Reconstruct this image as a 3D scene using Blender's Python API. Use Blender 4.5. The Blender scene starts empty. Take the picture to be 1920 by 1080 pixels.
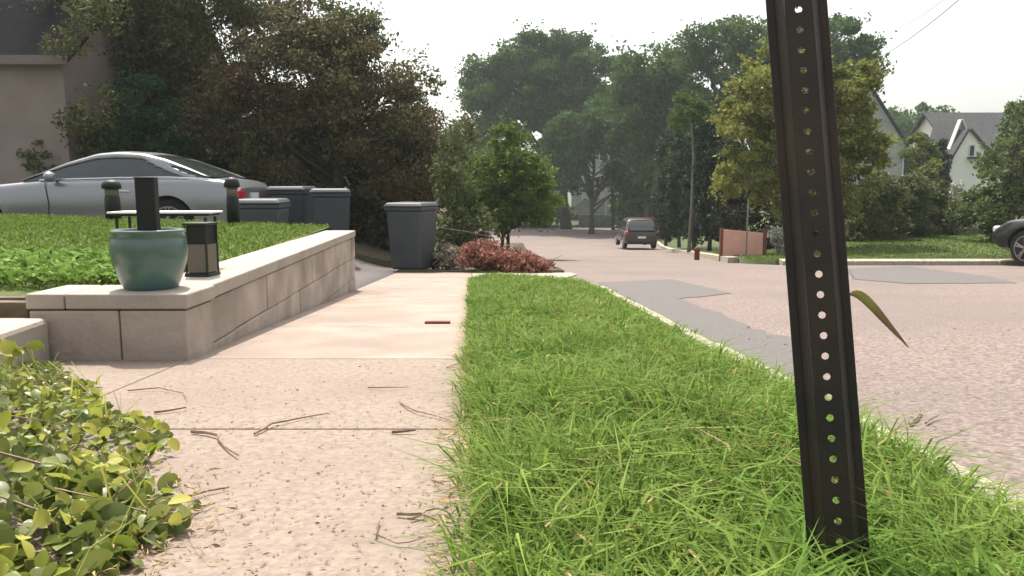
import bpy, bmesh, math, random
import numpy as np
from mathutils import Vector, Matrix, Euler
S = bpy.context.scene
C = S.collection
rng = np.random.default_rng(7)
random.seed(7)
R = math.radians

# ------------------------------------------------------------------ camera
F = 1450.0; TH = R(7.47); EYE = 0.5
cd = bpy.data.cameras.new('camera'); cam = bpy.data.objects.new('camera', cd); C.objects.link(cam)
cd.sensor_width = 36; cd.lens = 36 * F / 1920; cd.clip_start = 0.03; cd.clip_end = 1500
cam.location = (0, 0, EYE); cam.rotation_euler = (R(90) - TH, 0, 0)
S.camera = cam
cd.dof.use_dof = False

# ------------------------------------------------------------------ light
SUN_EL, SUN_AZ = R(60), R(-22)          # azimuth from +Y, negative = to the left
w = bpy.data.worlds.new('World'); S.world = w; w.use_nodes = True
nt = w.node_tree; bg = nt.nodes['Background']
sky = nt.nodes.new('ShaderNodeTexSky'); sky.sky_type = 'NISHITA'; sky.sun_disc = False
sky.sun_elevation = SUN_EL; sky.sun_rotation = SUN_AZ
sky.air_density = 1.5; sky.dust_density = 5.0; sky.ozone_density = 0.6
hsv = nt.nodes.new('ShaderNodeHueSaturation'); hsv.inputs['Saturation'].default_value = 0.3; hsv.inputs['Value'].default_value = 1.15
nt.links.new(sky.outputs[0], hsv.inputs['Color']); nt.links.new(hsv.outputs[0], bg.inputs[0])
bg.inputs[1].default_value = 0.15
sl = bpy.data.lights.new('sun', 'SUN'); sun = bpy.data.objects.new('sun', sl); C.objects.link(sun)
sl.energy = 4.2; sl.angle = R(0.6); sl.color = (1.0, 0.93, 0.84)
sv = Vector((math.sin(SUN_AZ) * math.cos(SUN_EL), math.cos(SUN_AZ) * math.cos(SUN_EL), math.sin(SUN_EL)))
sun.rotation_euler = sv.to_track_quat('Z', 'Y').to_euler()
S.view_settings.view_transform = 'Standard'; S.view_settings.look = 'None'
S.view_settings.exposure = 0.68; S.view_settings.gamma = 1
S.render.engine = 'CYCLES'
S.cycles.max_bounces = 6; S.cycles.transparent_max_bounces = 6; S.cycles.diffuse_bounces = 3

# ------------------------------------------------------------------ geometry of the place
def P(px, py, Y):
    u = (px - 960) / F; v = (540 - py) / F
    k = (v * math.cos(TH) - math.sin(TH)) / (math.cos(TH) + v * math.sin(TH))
    dz = k * Y; d = Y * math.cos(TH) - dz * math.sin(TH)
    return Vector((u * d, Y, EYE + dz))
def G(px, py):                            # on the sloping street plane
    v = (540 - py) / F
    k = (v * math.cos(TH) - math.sin(TH)) / (math.cos(TH) + v * math.sin(TH))
    return P(px, py, -EYE / (k + .07))
def H(y):
    if y < 38: return -.07 * y
    if y < 62:
        t = (y - 38) / 24; return -2.66 - 1.68 * (t - t * t / 2)
    if y < 76: return -3.5
    return -3.5 + min(.075 * (y - 76), 9)
def sm(t): t = max(0, min(1, t)); return t * t * (3 - 2 * t)
def xsL(y): return -1.15 - .052 * y       # sidewalk left edge (foot of the wall)
def xsR(y): return -.052 * y              # sidewalk right edge
def kerbR(y):                             # right kerb of the far street
    return 5.0 + .139 * (y - 18.8)
def zleft(x, y): return H(y) + .1 + sm((-1.7 - x) / 2.6) * (-.35 - H(y) - .1)
def zdrive(x, y): return H(y) + .015 + sm((xsL(y) - .1 - x) / 2.2) * (-.35 - H(y))
def zlawn(x, y): return .05 + .012 * max(0, y - 3) + .012 * max(0, -2 - x)
def zright(x, y): return H(y) + .13 + sm((x - kerbR(y) - .6) / 5) * (max(-1.0 + .008 * (y - 16), H(y)+.1) - H(y) - .13)

# ------------------------------------------------------------------ materials
def lin(c): return tuple(((v / 255) ** 2.2) for v in c)
def mat(name, col, col2=None, scale=8, rough=.8, bump=0, bscale=60, metal=0, detail=6, mix=(.35, .65), spec=.3, coat=0, vor=0, trans=0, island=0, col3=None, s3=1.2, m3=(.45, .7)):
    m = bpy.data.materials.new(name); m.use_nodes = True; t = m.node_tree; N = t.nodes; L = t.links
    b = N['Principled BSDF']
    b.inputs['Roughness'].default_value = rough; b.inputs['Metallic'].default_value = metal
    b.inputs['Specular IOR Level'].default_value = spec; b.inputs['Coat Weight'].default_value = coat
    tc = N.new('ShaderNodeTexCoord')
    out = None
    if col2 is not None:
        if island:
            g = N.new('ShaderNodeNewGeometry'); fac = g.outputs['Random Per Island']
        else:
            n = N.new('ShaderNodeTexNoise'); n.inputs['Scale'].default_value = scale; n.inputs['Detail'].default_value = detail
            L.new(tc.outputs['Object'], n.inputs['Vector']); fac = n.outputs[0]
        r = N.new('ShaderNodeValToRGB'); r.color_ramp.elements[0].position = mix[0]; r.color_ramp.elements[1].position = mix[1]
        r.color_ramp.elements[0].color = (*col, 1); r.color_ramp.elements[1].color = (*col2, 1)
        L.new(fac, r.inputs[0]); out = r.outputs[0]
        if col3 is not None:
            n3 = N.new('ShaderNodeTexNoise'); n3.inputs['Scale'].default_value = s3; n3.inputs['Detail'].default_value = 4
            L.new(tc.outputs['Object'], n3.inputs['Vector'])
            r3 = N.new('ShaderNodeValToRGB'); r3.color_ramp.elements[0].position = m3[0]; r3.color_ramp.elements[1].position = m3[1]
            mx = N.new('ShaderNodeMix'); mx.data_type = 'RGBA'
            L.new(n3.outputs[0], r3.inputs[0]); L.new(r3.outputs[0], mx.inputs[0]); L.new(out, mx.inputs[6]); mx.inputs[7].default_value = (*col3, 1)
            out = mx.outputs[2]
        L.new(out, b.inputs['Base Color'])
    else: b.inputs['Base Color'].default_value = (*col, 1)
    if bump:
        if vor:
            n2 = N.new('ShaderNodeTexVoronoi'); n2.inputs['Scale'].default_value = bscale; h = n2.outputs[0]
        else:
            n2 = N.new('ShaderNodeTexNoise'); n2.inputs['Scale'].default_value = bscale; n2.inputs['Detail'].default_value = 5; h = n2.outputs[0]
        L.new(tc.outputs['Object'], n2.inputs['Vector'])
        bp = N.new('ShaderNodeBump'); bp.inputs['Strength'].default_value = bump; bp.inputs['Distance'].default_value = .01
        L.new(h, bp.inputs['Height']); L.new(bp.outputs[0], b.inputs['Normal'])
    if trans:
        tr = N.new('ShaderNodeBsdfTranslucent'); ms = N.new('ShaderNodeMixShader'); ms.inputs[0].default_value = trans
        if out is not None: L.new(out, tr.inputs[0])
        else: tr.inputs[0].default_value = (*col, 1)
        L.new(b.outputs[0], ms.inputs[1]); L.new(tr.outputs[0], ms.inputs[2]); L.new(ms.outputs[0], N['Material Output'].inputs[0])
    return m
def leafmat(name, a, b_, c=None, trans=.35, rough=.7, s3=1.0, spec=.10):
    return mat(name, a, b_, island=1, mix=(0, 1), rough=rough, trans=trans, col3=c, s3=s3, spec=spec)

M = {}
M['concrete'] = mat('pink_concrete', (.265, .208, .168), (.325, .258, .212), scale=4, rough=.9, bump=.6, bscale=90, col3=(.215, .17, .14), s3=1.1, m3=(.46, .72))
M['concrete_old'] = mat('worn_pink_concrete', (.20, .157, .125), (.27, .214, .172), scale=55, detail=6, rough=.92, bump=.45, bscale=95, col3=(.20, .152, .122), s3=1.6, m3=(.45, .8))
M['asphalt'] = mat('pinkish_road', (.125, .095, .083), (.255, .195, .172), scale=45, detail=8, rough=.92, bump=.7, bscale=60, vor=1, col3=(.15, .122, .11), s3=.45, m3=(.4,.75))
M['patch'] = mat('grey_patch', (.10, .091, .086), (.135, .123, .116), scale=60, rough=.92, bump=.4, bscale=120)
M['kerb'] = mat('granite_kerb', (.27, .24, .18), (.38, .345, .265), scale=14, rough=.85, bump=.5, bscale=60)
M['stone'] = mat('sandstone_block', (.34, .28, .235), (.45, .375, .315), scale=5, rough=.9, bump=.55, bscale=35, col3=(.24, .20, .165), s3=2.2)
M['stonecap'] = mat('sandstone_cap', (.33, .28, .235), (.39, .34, .285), scale=5, rough=.9, bump=.4, bscale=40)
M['mortar'] = mat('dark_joint', (.05, .04, .03), rough=1)
M['soil'] = mat('soil', (.06, .05, .03), (.10, .085, .045), scale=9, rough=1, bump=.4, bscale=30)
M['turf'] = mat('turf', (.05, .075, .015), (.09, .125, .03), scale=14, rough=1, bump=.5, bscale=80)
M['turf_far'] = mat('turf_far', (.05, .075, .025), (.08, .10, .04), scale=3, rough=1, bump=.5, bscale=60)
M['hill'] = mat('hill', (.05, .065, .025), (.08, .09, .04), scale=.6, rough=1)
M['blade'] = leafmat('grass_blade', (.07, .14, .018), (.26, .335, .075), (.13, .235, .038), trans=.4, s3=3.5)
M['lawnblade'] = leafmat('lawn_blade', (.085, .145, .022), (.19, .245, .055), (.11, .175, .03), trans=.4, s3=1.3)
M['weed'] = leafmat('weed_leaf', (.10, .20, .03), (.24, .34, .08), trans=.35)
M['steel'] = mat('dark_steel', (.020, .018, .017), (.048, .032, .022), scale=6, rough=.55, metal=.3, spec=.4, bump=.1, bscale=90)
M['bark'] = mat('bark', (.045, .036, .028), (.085, .07, .055), scale=12, rough=.95, bump=.8, bscale=25)
M['palebark'] = mat('pale_bark', (.13, .125, .10), (.2, .19, .16), scale=12, rough=.95, bump=.5, bscale=25)
M['twig'] = mat('twig', (.16, .105, .075), (.27, .19, .14), scale=40, rough=.95)
M['L_dark'] = leafmat('dark_olive_leaf', (0.044, 0.055, 0.014), (0.170, 0.177, 0.067), (0.090, 0.087, 0.032), trans=.22, s3=.8)
M['L_darkwarm'] = leafmat('dark_bronze_leaf', (0.053, 0.051, 0.018), (0.211, 0.189, 0.093), (0.141, 0.105, 0.052), trans=.22, s3=.8)
M['L_bronze'] = leafmat('bronze_leaf', (.07, .04, .025), (.16, .10, .06), trans=.25)
M['L_pine'] = leafmat('deep_green_leaf', (0.018, 0.053, 0.021), (0.045, 0.098, 0.042), trans=.2)
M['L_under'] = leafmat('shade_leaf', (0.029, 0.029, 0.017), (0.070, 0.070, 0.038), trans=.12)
M['L_far'] = leafmat('far_oak_leaf', (0.042, 0.083, 0.021), (0.101, 0.172, 0.044), (0.059, 0.118, 0.032), trans=.3, s3=.3)
M['L_far2'] = leafmat('far_maple_leaf', (0.048, 0.089, 0.023), (0.109, 0.170, 0.044), (0.065, 0.114, 0.030), trans=.3, s3=.3)
M['L_ever'] = leafmat('evergreen_leaf', (.018, .032, .016), (.045, .065, .035), trans=.15)
M['L_green'] = leafmat('mid_green_leaf', (0.059, 0.109, 0.014), (0.220, 0.296, 0.068), (0.119, 0.171, 0.027), trans=.35, s3=1.5)
M['L_olive'] = leafmat('olive_gold_leaf', (0.105, 0.126, 0.026), (0.351, 0.351, 0.096), (0.176, 0.220, 0.053), trans=.35, s3=1.2)
M['L_hedge'] = leafmat('hedge_leaf', (0.072, 0.088, 0.034), (0.174, 0.199, 0.084), (0.163, 0.155, 0.084), trans=.25, s3=1.)
M['L_shrub'] = leafmat('shrub_leaf', (0.060, 0.081, 0.027), (0.190, 0.218, 0.090), (0.100, 0.127, 0.041), trans=.3, s3=1.6)
M['L_yellow'] = leafmat('yellow_green_leaf', (.09, .11, .02), (.16, .19, .05), trans=.35)
M['L_white'] = leafmat('white_flower', (.35, .36, .30), (.6, .6, .52), trans=.2)
M['L_red'] = leafmat('dried_russet_leaf', (0.209, 0.083, 0.055), (0.396, 0.198, 0.149), (0.297, 0.132, 0.099), trans=.2, s3=4)
M['L_grey'] = leafmat('withered_grey_leaf', (.12, .11, .08), (.32, .29, .24), trans=.2)
M['L_fore'] = leafmat('broad_leaf', (0.082, 0.117, 0.023), (0.273, 0.292, 0.087), (0.151, 0.187, 0.036), trans=.35, rough=.42, s3=5, spec=.4)
M['L_foreY'] = leafmat('yellowing_leaf', (.20, .26, .03), (.45, .42, .10), trans=.4, rough=.45)
M['L_dry'] = leafmat('dry_leaf', (.24, .15, .07), (.50, .38, .20), trans=.2)
M['silver'] = mat('silver_paint', (.27, .27, .275), rough=.3, metal=.6, spec=.5, coat=.6)
M['maroon'] = mat('maroon_brown_paint', (.045, .028, .024), rough=.35, metal=.2, spec=.4, coat=.3)
M['darkcar'] = mat('dark_grey_paint', (.02, .019, .019), rough=.35, metal=.2, spec=.4, coat=.4)
M['redcar'] = mat('red_paint', (.25, .05, .04), rough=.4, coat=.5)
M['glass'] = mat('tinted_glass', (.035, .042, .04), rough=.06, spec=.8)
M['tyre'] = mat('tyre', (.014, .014, .014), rough=.85)
M['rim'] = mat('alloy', (.32, .31, .29), rough=.35, metal=.8)
M['black'] = mat('black_plastic', (.014, .013, .014), rough=.55)
M['blackin'] = mat('wheel_well', (.008, .008, .008), rough=1)
M['red'] = mat('tail_light_red', (.5, .02, .03), rough=.2, spec=.6)
M['plate'] = mat('white_plate', (.65, .67, .68), rough=.4)
M['chrome'] = mat('bright_trim', (.7, .7, .68), rough=.2, metal=.9)
M['bin'] = mat('bin_plastic', (.050, .056, .060), (.062, .068, .073), scale=3, rough=.5, spec=.4)
M['binblue'] = mat('bin_plastic_blue', (.036, .041, .050), (.044, .050, .060), scale=3, rough=.5, spec=.4)
M['glaze'] = mat('green_glaze', (.06, .11, .085), (.09, .15, .125), scale=5, rough=.28, spec=.5, col3=(.06, .15, .14), s3=6, m3=(.5, .7), coat=.3)
M['lantern'] = mat('lantern_green_black', (.02, .03, .024), rough=.5)
M['amber'] = mat('frosted_panel', (.15, .125, .10), rough=.5)
M['wood'] = mat('weathered_wood', (.10, .075, .045), (.16, .12, .08), scale=12, rough=.9)
M['salmon'] = mat('salmon_board', (.62, .33, .25), (.68, .38, .30), scale=4, rough=.8)
M['rust'] = mat('russet_wood', (.16, .05, .03), rough=.85)
M['stucco_tan'] = mat('tan_stucco', (.25, .195, .17), (.30, .24, .21), scale=1.2, rough=.95, bump=.3, bscale=25)
M['stucco_grey'] = mat('grey_stucco', (.34, .335, .32), (.38, .375, .36), scale=1.5, rough=.95)
M['siding'] = mat('white_siding', (.78, .75, .68), (.82, .79, .73), scale=3, rough=.8)
M['shingle'] = mat('dark_shingle', (.05, .05, .055), (.08, .078, .08), scale=6, rough=.95, bump=.5, bscale=12)
M['shingle_shadow'] = mat('shadow_dark_shingle', (.016, .016, .018), (.022, .022, .024), scale=6, rough=1, spec=0, bump=.4, bscale=12)  # tan house roof: its shadow is put into this near-black base colour
M['trim'] = mat('white_trim', (.7, .69, .66), rough=.6)
M['eave'] = mat('grey_brown_fascia', (.20, .16, .145), rough=.8)
M['window'] = mat('window_dark', (.02, .022, .025), rough=.15, spec=.6)
M['pole'] = mat('pole_wood', (.05, .042, .035), (.075, .065, .055), scale=20, rough=.95)
M['wire'] = mat('wire_grey', (.10, .10, .11), rough=.7)
M['greyhouse'] = mat('grey_siding', (.42, .44, .41), (.5, .52, .48), scale=2, rough=.9)
M['farstone'] = mat('far_stone', (.16, .17, .15), (.22, .23, .21), scale=2, rough=.95)

# ------------------------------------------------------------------ object helpers
def add(o, parent=None):
    C.objects.link(o)
    if parent: o.parent = parent
    return o
def tag(o, label, cat, group=None, kind=None):
    if label: o['label'] = label
    if cat: o['category'] = cat
    if group: o['group'] = group
    if kind: o['kind'] = kind
    return o
def empty(name, loc, rz, label, cat, group=None):
    o = bpy.data.objects.new(name, None); add(o); o.location = loc; o.rotation_euler = (0, 0, rz); o.empty_display_size = .2
    return tag(o, label, cat, group)
def mobj(name, me, m, parent=None, smooth=False):
    o = bpy.data.objects.new(name, me)
    for mm in (m if isinstance(m, (list, tuple)) else [m]): me.materials.append(mm)
    if smooth: me.polygons.foreach_set('use_smooth', [True] * len(me.polygons))
    return add(o, parent)
def bobj(name, bm, m, parent=None, smooth=False, bevel=0):
    bmesh.ops.recalc_face_normals(bm, faces=bm.faces)
    me = bpy.data.meshes.new(name); bm.to_mesh(me); bm.free()
    o = mobj(name, me, m, parent, smooth)
    if bevel:
        md = o.modifiers.new('bevel', 'BEVEL'); md.width = bevel; md.segments = 2; md.limit_method = 'ANGLE'; md.angle_limit = R(40)
    return o
def npmesh(name, verts, faces, n):      # faces: (k,n) int array
    me = bpy.data.meshes.new(name)
    verts = np.asarray(verts, dtype=np.float32); faces = np.asarray(faces, dtype=np.int32)
    me.vertices.add(len(verts)); me.vertices.foreach_set('co', verts.ravel())
    me.loops.add(faces.size); me.loops.foreach_set('vertex_index', faces.ravel())
    me.polygons.add(len(faces)); me.polygons.foreach_set('loop_start', np.arange(0, faces.size, n, dtype=np.int32))
    me.update(calc_edges=True); me.validate()
    return me
def box(bm, x0, x1, y0, y1, z0, z1, rot=None, piv=None):
    vs = [bm.verts.new((x, y, z)) for x in (x0, x1) for y in (y0, y1) for z in (z0, z1)]
    for f in ((0, 1, 3, 2), (4, 6, 7, 5), (0, 4, 5, 1), (2, 3, 7, 6), (0, 2, 6, 4), (1, 5, 7, 3)):
        bm.faces.new([vs[i] for i in f])
    if rot is not None: bmesh.ops.rotate(bm, verts=vs, cent=piv or (0, 0, 0), matrix=rot)
    return vs
def hexa(bm, b, t):                      # bottom 4 pts, top 4 pts
    vb = [bm.verts.new(p) for p in b]; vt = [bm.verts.new(p) for p in t]; n = len(b)
    bm.faces.new(vb[::-1]); bm.faces.new(vt)
    for i in range(n): bm.faces.new([vb[i], vb[(i + 1) % n], vt[(i + 1) % n], vt[i]])
def tube(bm, pts, rad, n=7, cap=True):
    rings = []
    for i, p in enumerate(pts):
        p = Vector(p); a = Vector(pts[max(i - 1, 0)]); b = Vector(pts[min(i + 1, len(pts) - 1)])
        d = (b - a).normalized(); u = d.orthogonal().normalized() if i == 0 else (u0 - d * u0.dot(d)).normalized()
        u0 = u; v = d.cross(u); r = rad[i] if isinstance(rad, (list, tuple)) else rad
        rings.append([bm.verts.new(p + (u * math.cos(2 * math.pi * k / n) + v * math.sin(2 * math.pi * k / n)) * r) for k in range(n)])
    for a, b in zip(rings, rings[1:]):
        for k in range(n): bm.faces.new([a[k], a[(k + 1) % n], b[(k + 1) % n], b[k]])
    if cap: bm.faces.new(rings[0][::-1]); bm.faces.new(rings[-1])
def lathe(bm, prof, n=40, c=(0, 0, 0)):
    rings = []
    for r, z in prof:
        rings.append([bm.verts.new((c[0] + r * math.cos(2 * math.pi * k / n), c[1] + r * math.sin(2 * math.pi * k / n), c[2] + z)) for k in range(n)])
    for a, b in zip(rings, rings[1:]):
        for k in range(n): bm.faces.new([a[k], a[(k + 1) % n], b[(k + 1) % n], b[k]])
    bm.faces.new(rings[0][::-1]); bm.faces.new(rings[-1])
def ribbon(name, ys, xl, xr, zf, nx, m, skirt=.4, kind='structure', label=None, cat=None, crumb=0):
    V = []; Fc = []; nxx = nx + 1
    for y in ys:
        a, b = xl(y), xr(y)
        for i in range(nxx):
            x = a + (b - a) * i / nx; V.append((x, y, zf(x, y)))
    n = len(ys)
    for j in range(n - 1):
        for i in range(nx):
            q = j * nxx + i; Fc.append((q, q + 1, q + 1 + nxx, q + nxx))
    if skirt:
        border = [i for i in range(nxx)] + [j * nxx + nx for j in range(1, n)] + [(n - 1) * nxx + i for i in range(nx - 1, -1, -1)] + [j * nxx for j in range(n - 2, 0, -1)]
        o0 = len(V)
        for b in border: V.append((V[b][0], V[b][1], V[b][2] - skirt))
        k = len(border)
        for i in range(k): Fc.append((border[i], o0 + i, o0 + (i + 1) % k, border[(i + 1) % k]))
    me = npmesh(name, V, Fc, 4); o = mobj(name, me, m)
    return tag(o, label, cat, kind=kind)
fr = lambda a, b, s: list(np.arange(a, b, s)) + [b]

# foliage -----------------------------------------------------------------
def rand_dirs(n):
    v = rng.normal(size=(n, 3)); return v / np.linalg.norm(v, axis=1)[:, None]
def leaf_mesh(name, cen, size, aspect=.5, up=.0, fold=.15, jitter=.35, droop=0):
    n = len(cen); a = rand_dirs(n); a[:, 2] = a[:, 2] * (1 - up) - droop; a /= np.linalg.norm(a, axis=1)[:, None]
    b = rand_dirs(n)
    if up: b[:, 2] *= (1 - up)
    b = b - a * (a * b).sum(1)[:, None]; b /= np.linalg.norm(b, axis=1)[:, None] + 1e-9
    nn = np.cross(a, b); s = (size * (1 + jitter * rng.normal(size=n)).clip(.35, 2))[:, None]
    v0 = cen - a * s * .5; v2 = cen + a * s * .5 ; mid = cen - nn * s * fold
    v1 = mid + b * s * aspect * .5; v3 = mid - b * s * aspect * .5
    V = np.stack([v0, v1, v2, v3], 1).reshape(-1, 3)
    return npmesh(name, V, np.arange(4 * n).reshape(n, 4), 4)
def clumps(ells, nclump, nleaf, rc, shell=.5):
    """ells: list of (center, radii). nleaf total. Returns leaf centres and clump centres"""
    vol = np.array([e[1][0] * e[1][1] * e[1][2] for e in ells]) ** .75; vol = vol / vol.sum()
    idx = rng.choice(len(ells), nclump, p=vol)
    c = np.array([tuple(e[0]) for e in ells])[idx]; r = np.array([tuple(e[1]) for e in ells])[idx]
    d = rand_dirs(nclump) * (shell + (1 - shell) * rng.random(nclump)[:, None] ** .6)
    cc = c + d * r
    per = rng.integers(0, nclump, nleaf)
    R_ = rc * (0.6 + .8 * rng.random(nclump))
    loc = rand_dirs(nleaf) * (rng.random(nleaf) ** .45)[:, None] * R_[per][:, None]
    loc[:, 2] *= .7
    return cc[per] + loc, cc
def ell(px, py, rx, ry, Y, depth=None):
    c = P(px, py, Y); k = Y / F
    return (c, (rx * k, depth if depth else (rx + ry) * .5 * k, ry * k))
def plant(name, label, cat, base, ells, nclump, nleaf, rc, size, lm, bm_mat='bark', trunk_r=.12, group=None, up=.0, aspect=.55, trunks=1, limbs=14, shell=.5, droop=0, extra=None, wander=.06, crown='crown', trunkname='trunk', fork=.45, jag=0):
    root = empty(name, base, 0, label, cat, group)
    cen, cc = clumps(ells, nclump, nleaf, rc, shell)
    if jag:
        k = max(3, int(len(cen) * jag)); sel = rng.integers(0, len(cc), k)
        dcc = cc[sel] - np.array(base) * 0 - cc.mean(0); dcc /= np.linalg.norm(dcc, axis=1)[:, None] + 1e-6
        cen = np.concatenate([cen, cc[sel] + dcc * (rc * (.75 + .75 * rng.random(k)))[:, None] + rng.normal(size=(k, 3)) * rc * .2])
    cen = cen - np.array(base)
    mobj(crown, leaf_mesh(crown, cen, size, aspect, up, droop=droop), M[lm], root)
    if extra:
        en, ee, ec, el, er, es, em = extra
        ecn, _ = clumps(ee, ec, el, er, .2); mobj(en, leaf_mesh(en, ecn - np.array(base), es, aspect), M[em], root)
    bm = bmesh.new(); mc = cc.mean(0) - np.array(base); top = cc[:, 2].max() - base[2]
    for t in range(trunks):
        ox = (t - (trunks - 1) / 2) * trunk_r * 3
        zs = np.linspace(-.15, top * .8, 7)
        pts = [Vector((ox + (mc[0] - ox) * (max(z, 0) / top) ** 1.3 + rng.normal() * wander * trunk_r * 4 * (i > 0), mc[1] * max(z, 0) / top + rng.normal() * wander * trunk_r * 4 * (i > 0), z)) for i, z in enumerate(zs)]
        tube(bm, pts, [trunk_r * (1.25 if i == 0 else 1 - .8 * i / 6) for i in range(7)], 8)
        sel = rng.choice(len(cc), min(limbs, len(cc)), replace=False)
        for s in sel:
            e = Vector(cc[s] - np.array(base)); k = rng.uniform(.25, .75); i0 = min(int(k * 6), 5)
            st = pts[i0].lerp(pts[i0 + 1], k * 6 - i0)
            if e.z < st.z: st = pts[1].lerp(pts[2], rng.random())
            m1 = st.lerp(e, .5) + Vector((rng.normal() * .05, rng.normal() * .05, .08)) * (e - st).length
            tube(bm, [st, m1, e], [trunk_r * .4, trunk_r * .22, trunk_r * .07], 5)
    bobj(trunkname, bm, M[bm_mat], root, smooth=True)
    return root
def blades(name, xy, z0, hgt, wid, lean, m, kind=None, label=None, cat=None, parent=None):
    n = len(xy); a = rng.random(n) * 2 * math.pi; la = rng.random(n) * 2 * math.pi
    h = hgt * (.55 + .7 * rng.random(n)); l = h * lean * (.2 + 1.1 * rng.random(n)); ww = wid * (.6 + .7 * rng.random(n))
    b = np.stack([xy[:, 0], xy[:, 1], z0], 1)
    sd = np.stack([np.cos(a), np.sin(a), 0 * a], 1); ld = np.stack([np.cos(la), np.sin(la), 0 * la], 1); up = np.array([0, 0, 1.])
    p0 = b - sd * ww[:, None] / 2; p1 = b + sd * ww[:, None] / 2
    m1 = b + up * (h * .6)[:, None] + ld * (l * .35)[:, None]
    p2 = m1 - sd * ww[:, None] * .42; p3 = m1 + sd * ww[:, None] * .42
    tip = b + up * (h * (1 - .25 * lean))[:, None] + ld * l[:, None]
    V = np.stack([p0, p1, p2, p3, tip], 1).reshape(-1, 3)
    q = np.arange(n)[:, None] * 5
    T = np.concatenate([q + [0, 1, 3], q + [0, 3, 2], q + [2, 3, 4]], 0)
    me = npmesh(name, V, T, 3)
    return tag(mobj(name, me, m, parent), label, cat, kind=kind)

# ================================================================== GROUND
V = []; Fc = []
xs = np.linspace(-260, 260, 66); ysg = np.concatenate([np.linspace(-12, 100, 80), np.linspace(106, 480, 40)])
def zground(x, y):
    z = H(y) - .08
    if y > 17.5 and x > kerbR(y): z = max(z, zright(x, y) - .2) if x > kerbR(y) + 8 else z
    return z
for y in ysg:
    for x in xs: V.append((x, y, H(y) - .12))
nx_ = len(xs)
for j in range(len(ysg) - 1):
    for i in range(nx_ - 1):
        q = j * nx_ + i; Fc.append((q, q + 1, q + 1 + nx_, q + nx_))
tag(mobj('ground', npmesh('ground', V, Fc, 4), M['hill'], smooth=True), 'ground and wooded hillside beyond the street', None, kind='structure')
ribbon('road', fr(-4, 75, .8), lambda y: .6 if y < 52 else -60, lambda y: 60, lambda x, y: H(y), 30, M['asphalt'], skirt=0, label='pinkish rough asphalt street and side street')

def kx(y):                                    # kerb inner edge of the verge, rounded corner
    base = .82 + .005 * y
    if y > 7.6: t = min(1, (y - 7.6) / 1.75); base = base - 1.15 * (1 - math.sqrt(max(0, 1 - t * t)))
    return base
vy = fr(-1.5, 7.6, .25) + fr(7.75, 9.3, .1) + [9.35]
zverge = lambda x, y: H(y) + .012 + .035 * sm(min(x - xsR(y), kx(y) - x) / .25)
ribbon('verge_soil', vy, lambda y: xsR(y) + .0, kx, zverge, 10, M['turf'], skirt=.3, label='soil strip under the grass verge')
# kerb of the verge
bm = bmesh.new(); y = -1.5
while y < 9.2:
    l = rng.uniform(.8, 1.3); ye = min(y + l, 9.34); n = 5; A = []; 
    pts = [y + (ye - y - .012) * i / n for i in range(n + 1)]
    w0 = .085 + rng.normal() * .008
    for a, b in zip(pts, pts[1:]):
        ja, jb = rng.normal() * .004, rng.normal() * .004
        hexa(bm, [(kx(a) + .002, a, H(a) - .2), (kx(a) + w0, a, H(a) - .2), (kx(b) + w0, b, H(b) - .2), (kx(b) + .002, b, H(b) - .2)],
             [(kx(a) + .002, a, H(a) + .052), (kx(a) + w0 - .012, a, H(a) + .046), (kx(b) + w0 - .012, b, H(b) + .046), (kx(b) + .002, b, H(b) + .052)])
    y = ye
tag(bobj('kerb', bm, M['kerb']), 'pale stone kerb along the grass verge', None, kind='structure')
# sidewalk slabs with grooved joints
bm = bmesh.new(); bmo = bmesh.new(); yy = -.44
joints = [yy + 1.18 * i for i in range(12)]
for a, b in zip(joints, joints[1:]):
    b -= .010
    if a > 11.4: continue
    b = min(b, 11.75)
    hexa(bmo if b < 3.2 else bm, [(xsL(a), a, H(a) - .1), (xsR(a) - .004, a, H(a) - .1), (xsR(b) - .004, b, H(b) - .1), (xsL(b), b, H(b) - .1)],
         [(xsL(a), a, H(a) + .02), (xsR(a) - .004, a, H(a) + .02), (xsR(b) - .004, b, H(b) + .02), (xsL(b), b, H(b) + .02)])
# flush pad in front of the wall, and corner landing
hexa(bmo, [(-4, 1.93, H(1.93) - .1), (xsL(1.93) - .008, 1.93, H(1.93) - .1), (xsL(3.3) - .008, 3.3, H(3.3) - .1), (-4, 3.3, H(3.3) - .1)],
     [(-4, 1.93, H(1.93) + .018), (xsL(1.93) - .008, 1.93, H(1.93) + .018), (xsL(3.3) - .008, 3.3, H(3.3) + .018), (-4, 3.3, H(3.3) + .018)])
o = bobj('sidewalk', bmo, M['concrete_old'], bevel=.006); tag(o, 'worn speckled near slabs of the sidewalk', None, kind='structure')
o = bobj('sidewalk', bm, M['concrete'], bevel=.006); tag(o, 'pinkish concrete sidewalk of jointed slabs', None, kind='structure')
bm = bmesh.new()
hexa(bm, [(xsR(9.45), 9.45, H(9.45) - .1), (.55, 9.45, H(9.45) - .1), (.95, 11.2, H(11.2) - .1), (.9, 11.72, H(11.72) - .1), (xsR(11.7), 11.7, H(11.7) - .1)],
     [(xsR(9.45), 9.45, H(9.45) + .02), (.55, 9.45, H(9.45) + .02), (.95, 11.2, H(11.2) + .02), (.9, 11.72, H(11.72) + .02), (xsR(11.7), 11.7, H(11.7) + .02)])
o = bobj('corner_ramp', bm, M['kerb'], bevel=.01); tag(o, 'cream concrete corner ramp behind the grass verge', None, kind='structure')
tag(ribbon('sub_base', fr(-2, 12, .5), lambda y: xsL(y) - 3.2 if y < 3 else xsL(y) - .02, lambda y: xsR(y) + .02, lambda x, y: H(y) - .004, 2, M['mortar'], skirt=0), 'dark joint filling under the sidewalk slabs', None, kind='structure')
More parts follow.
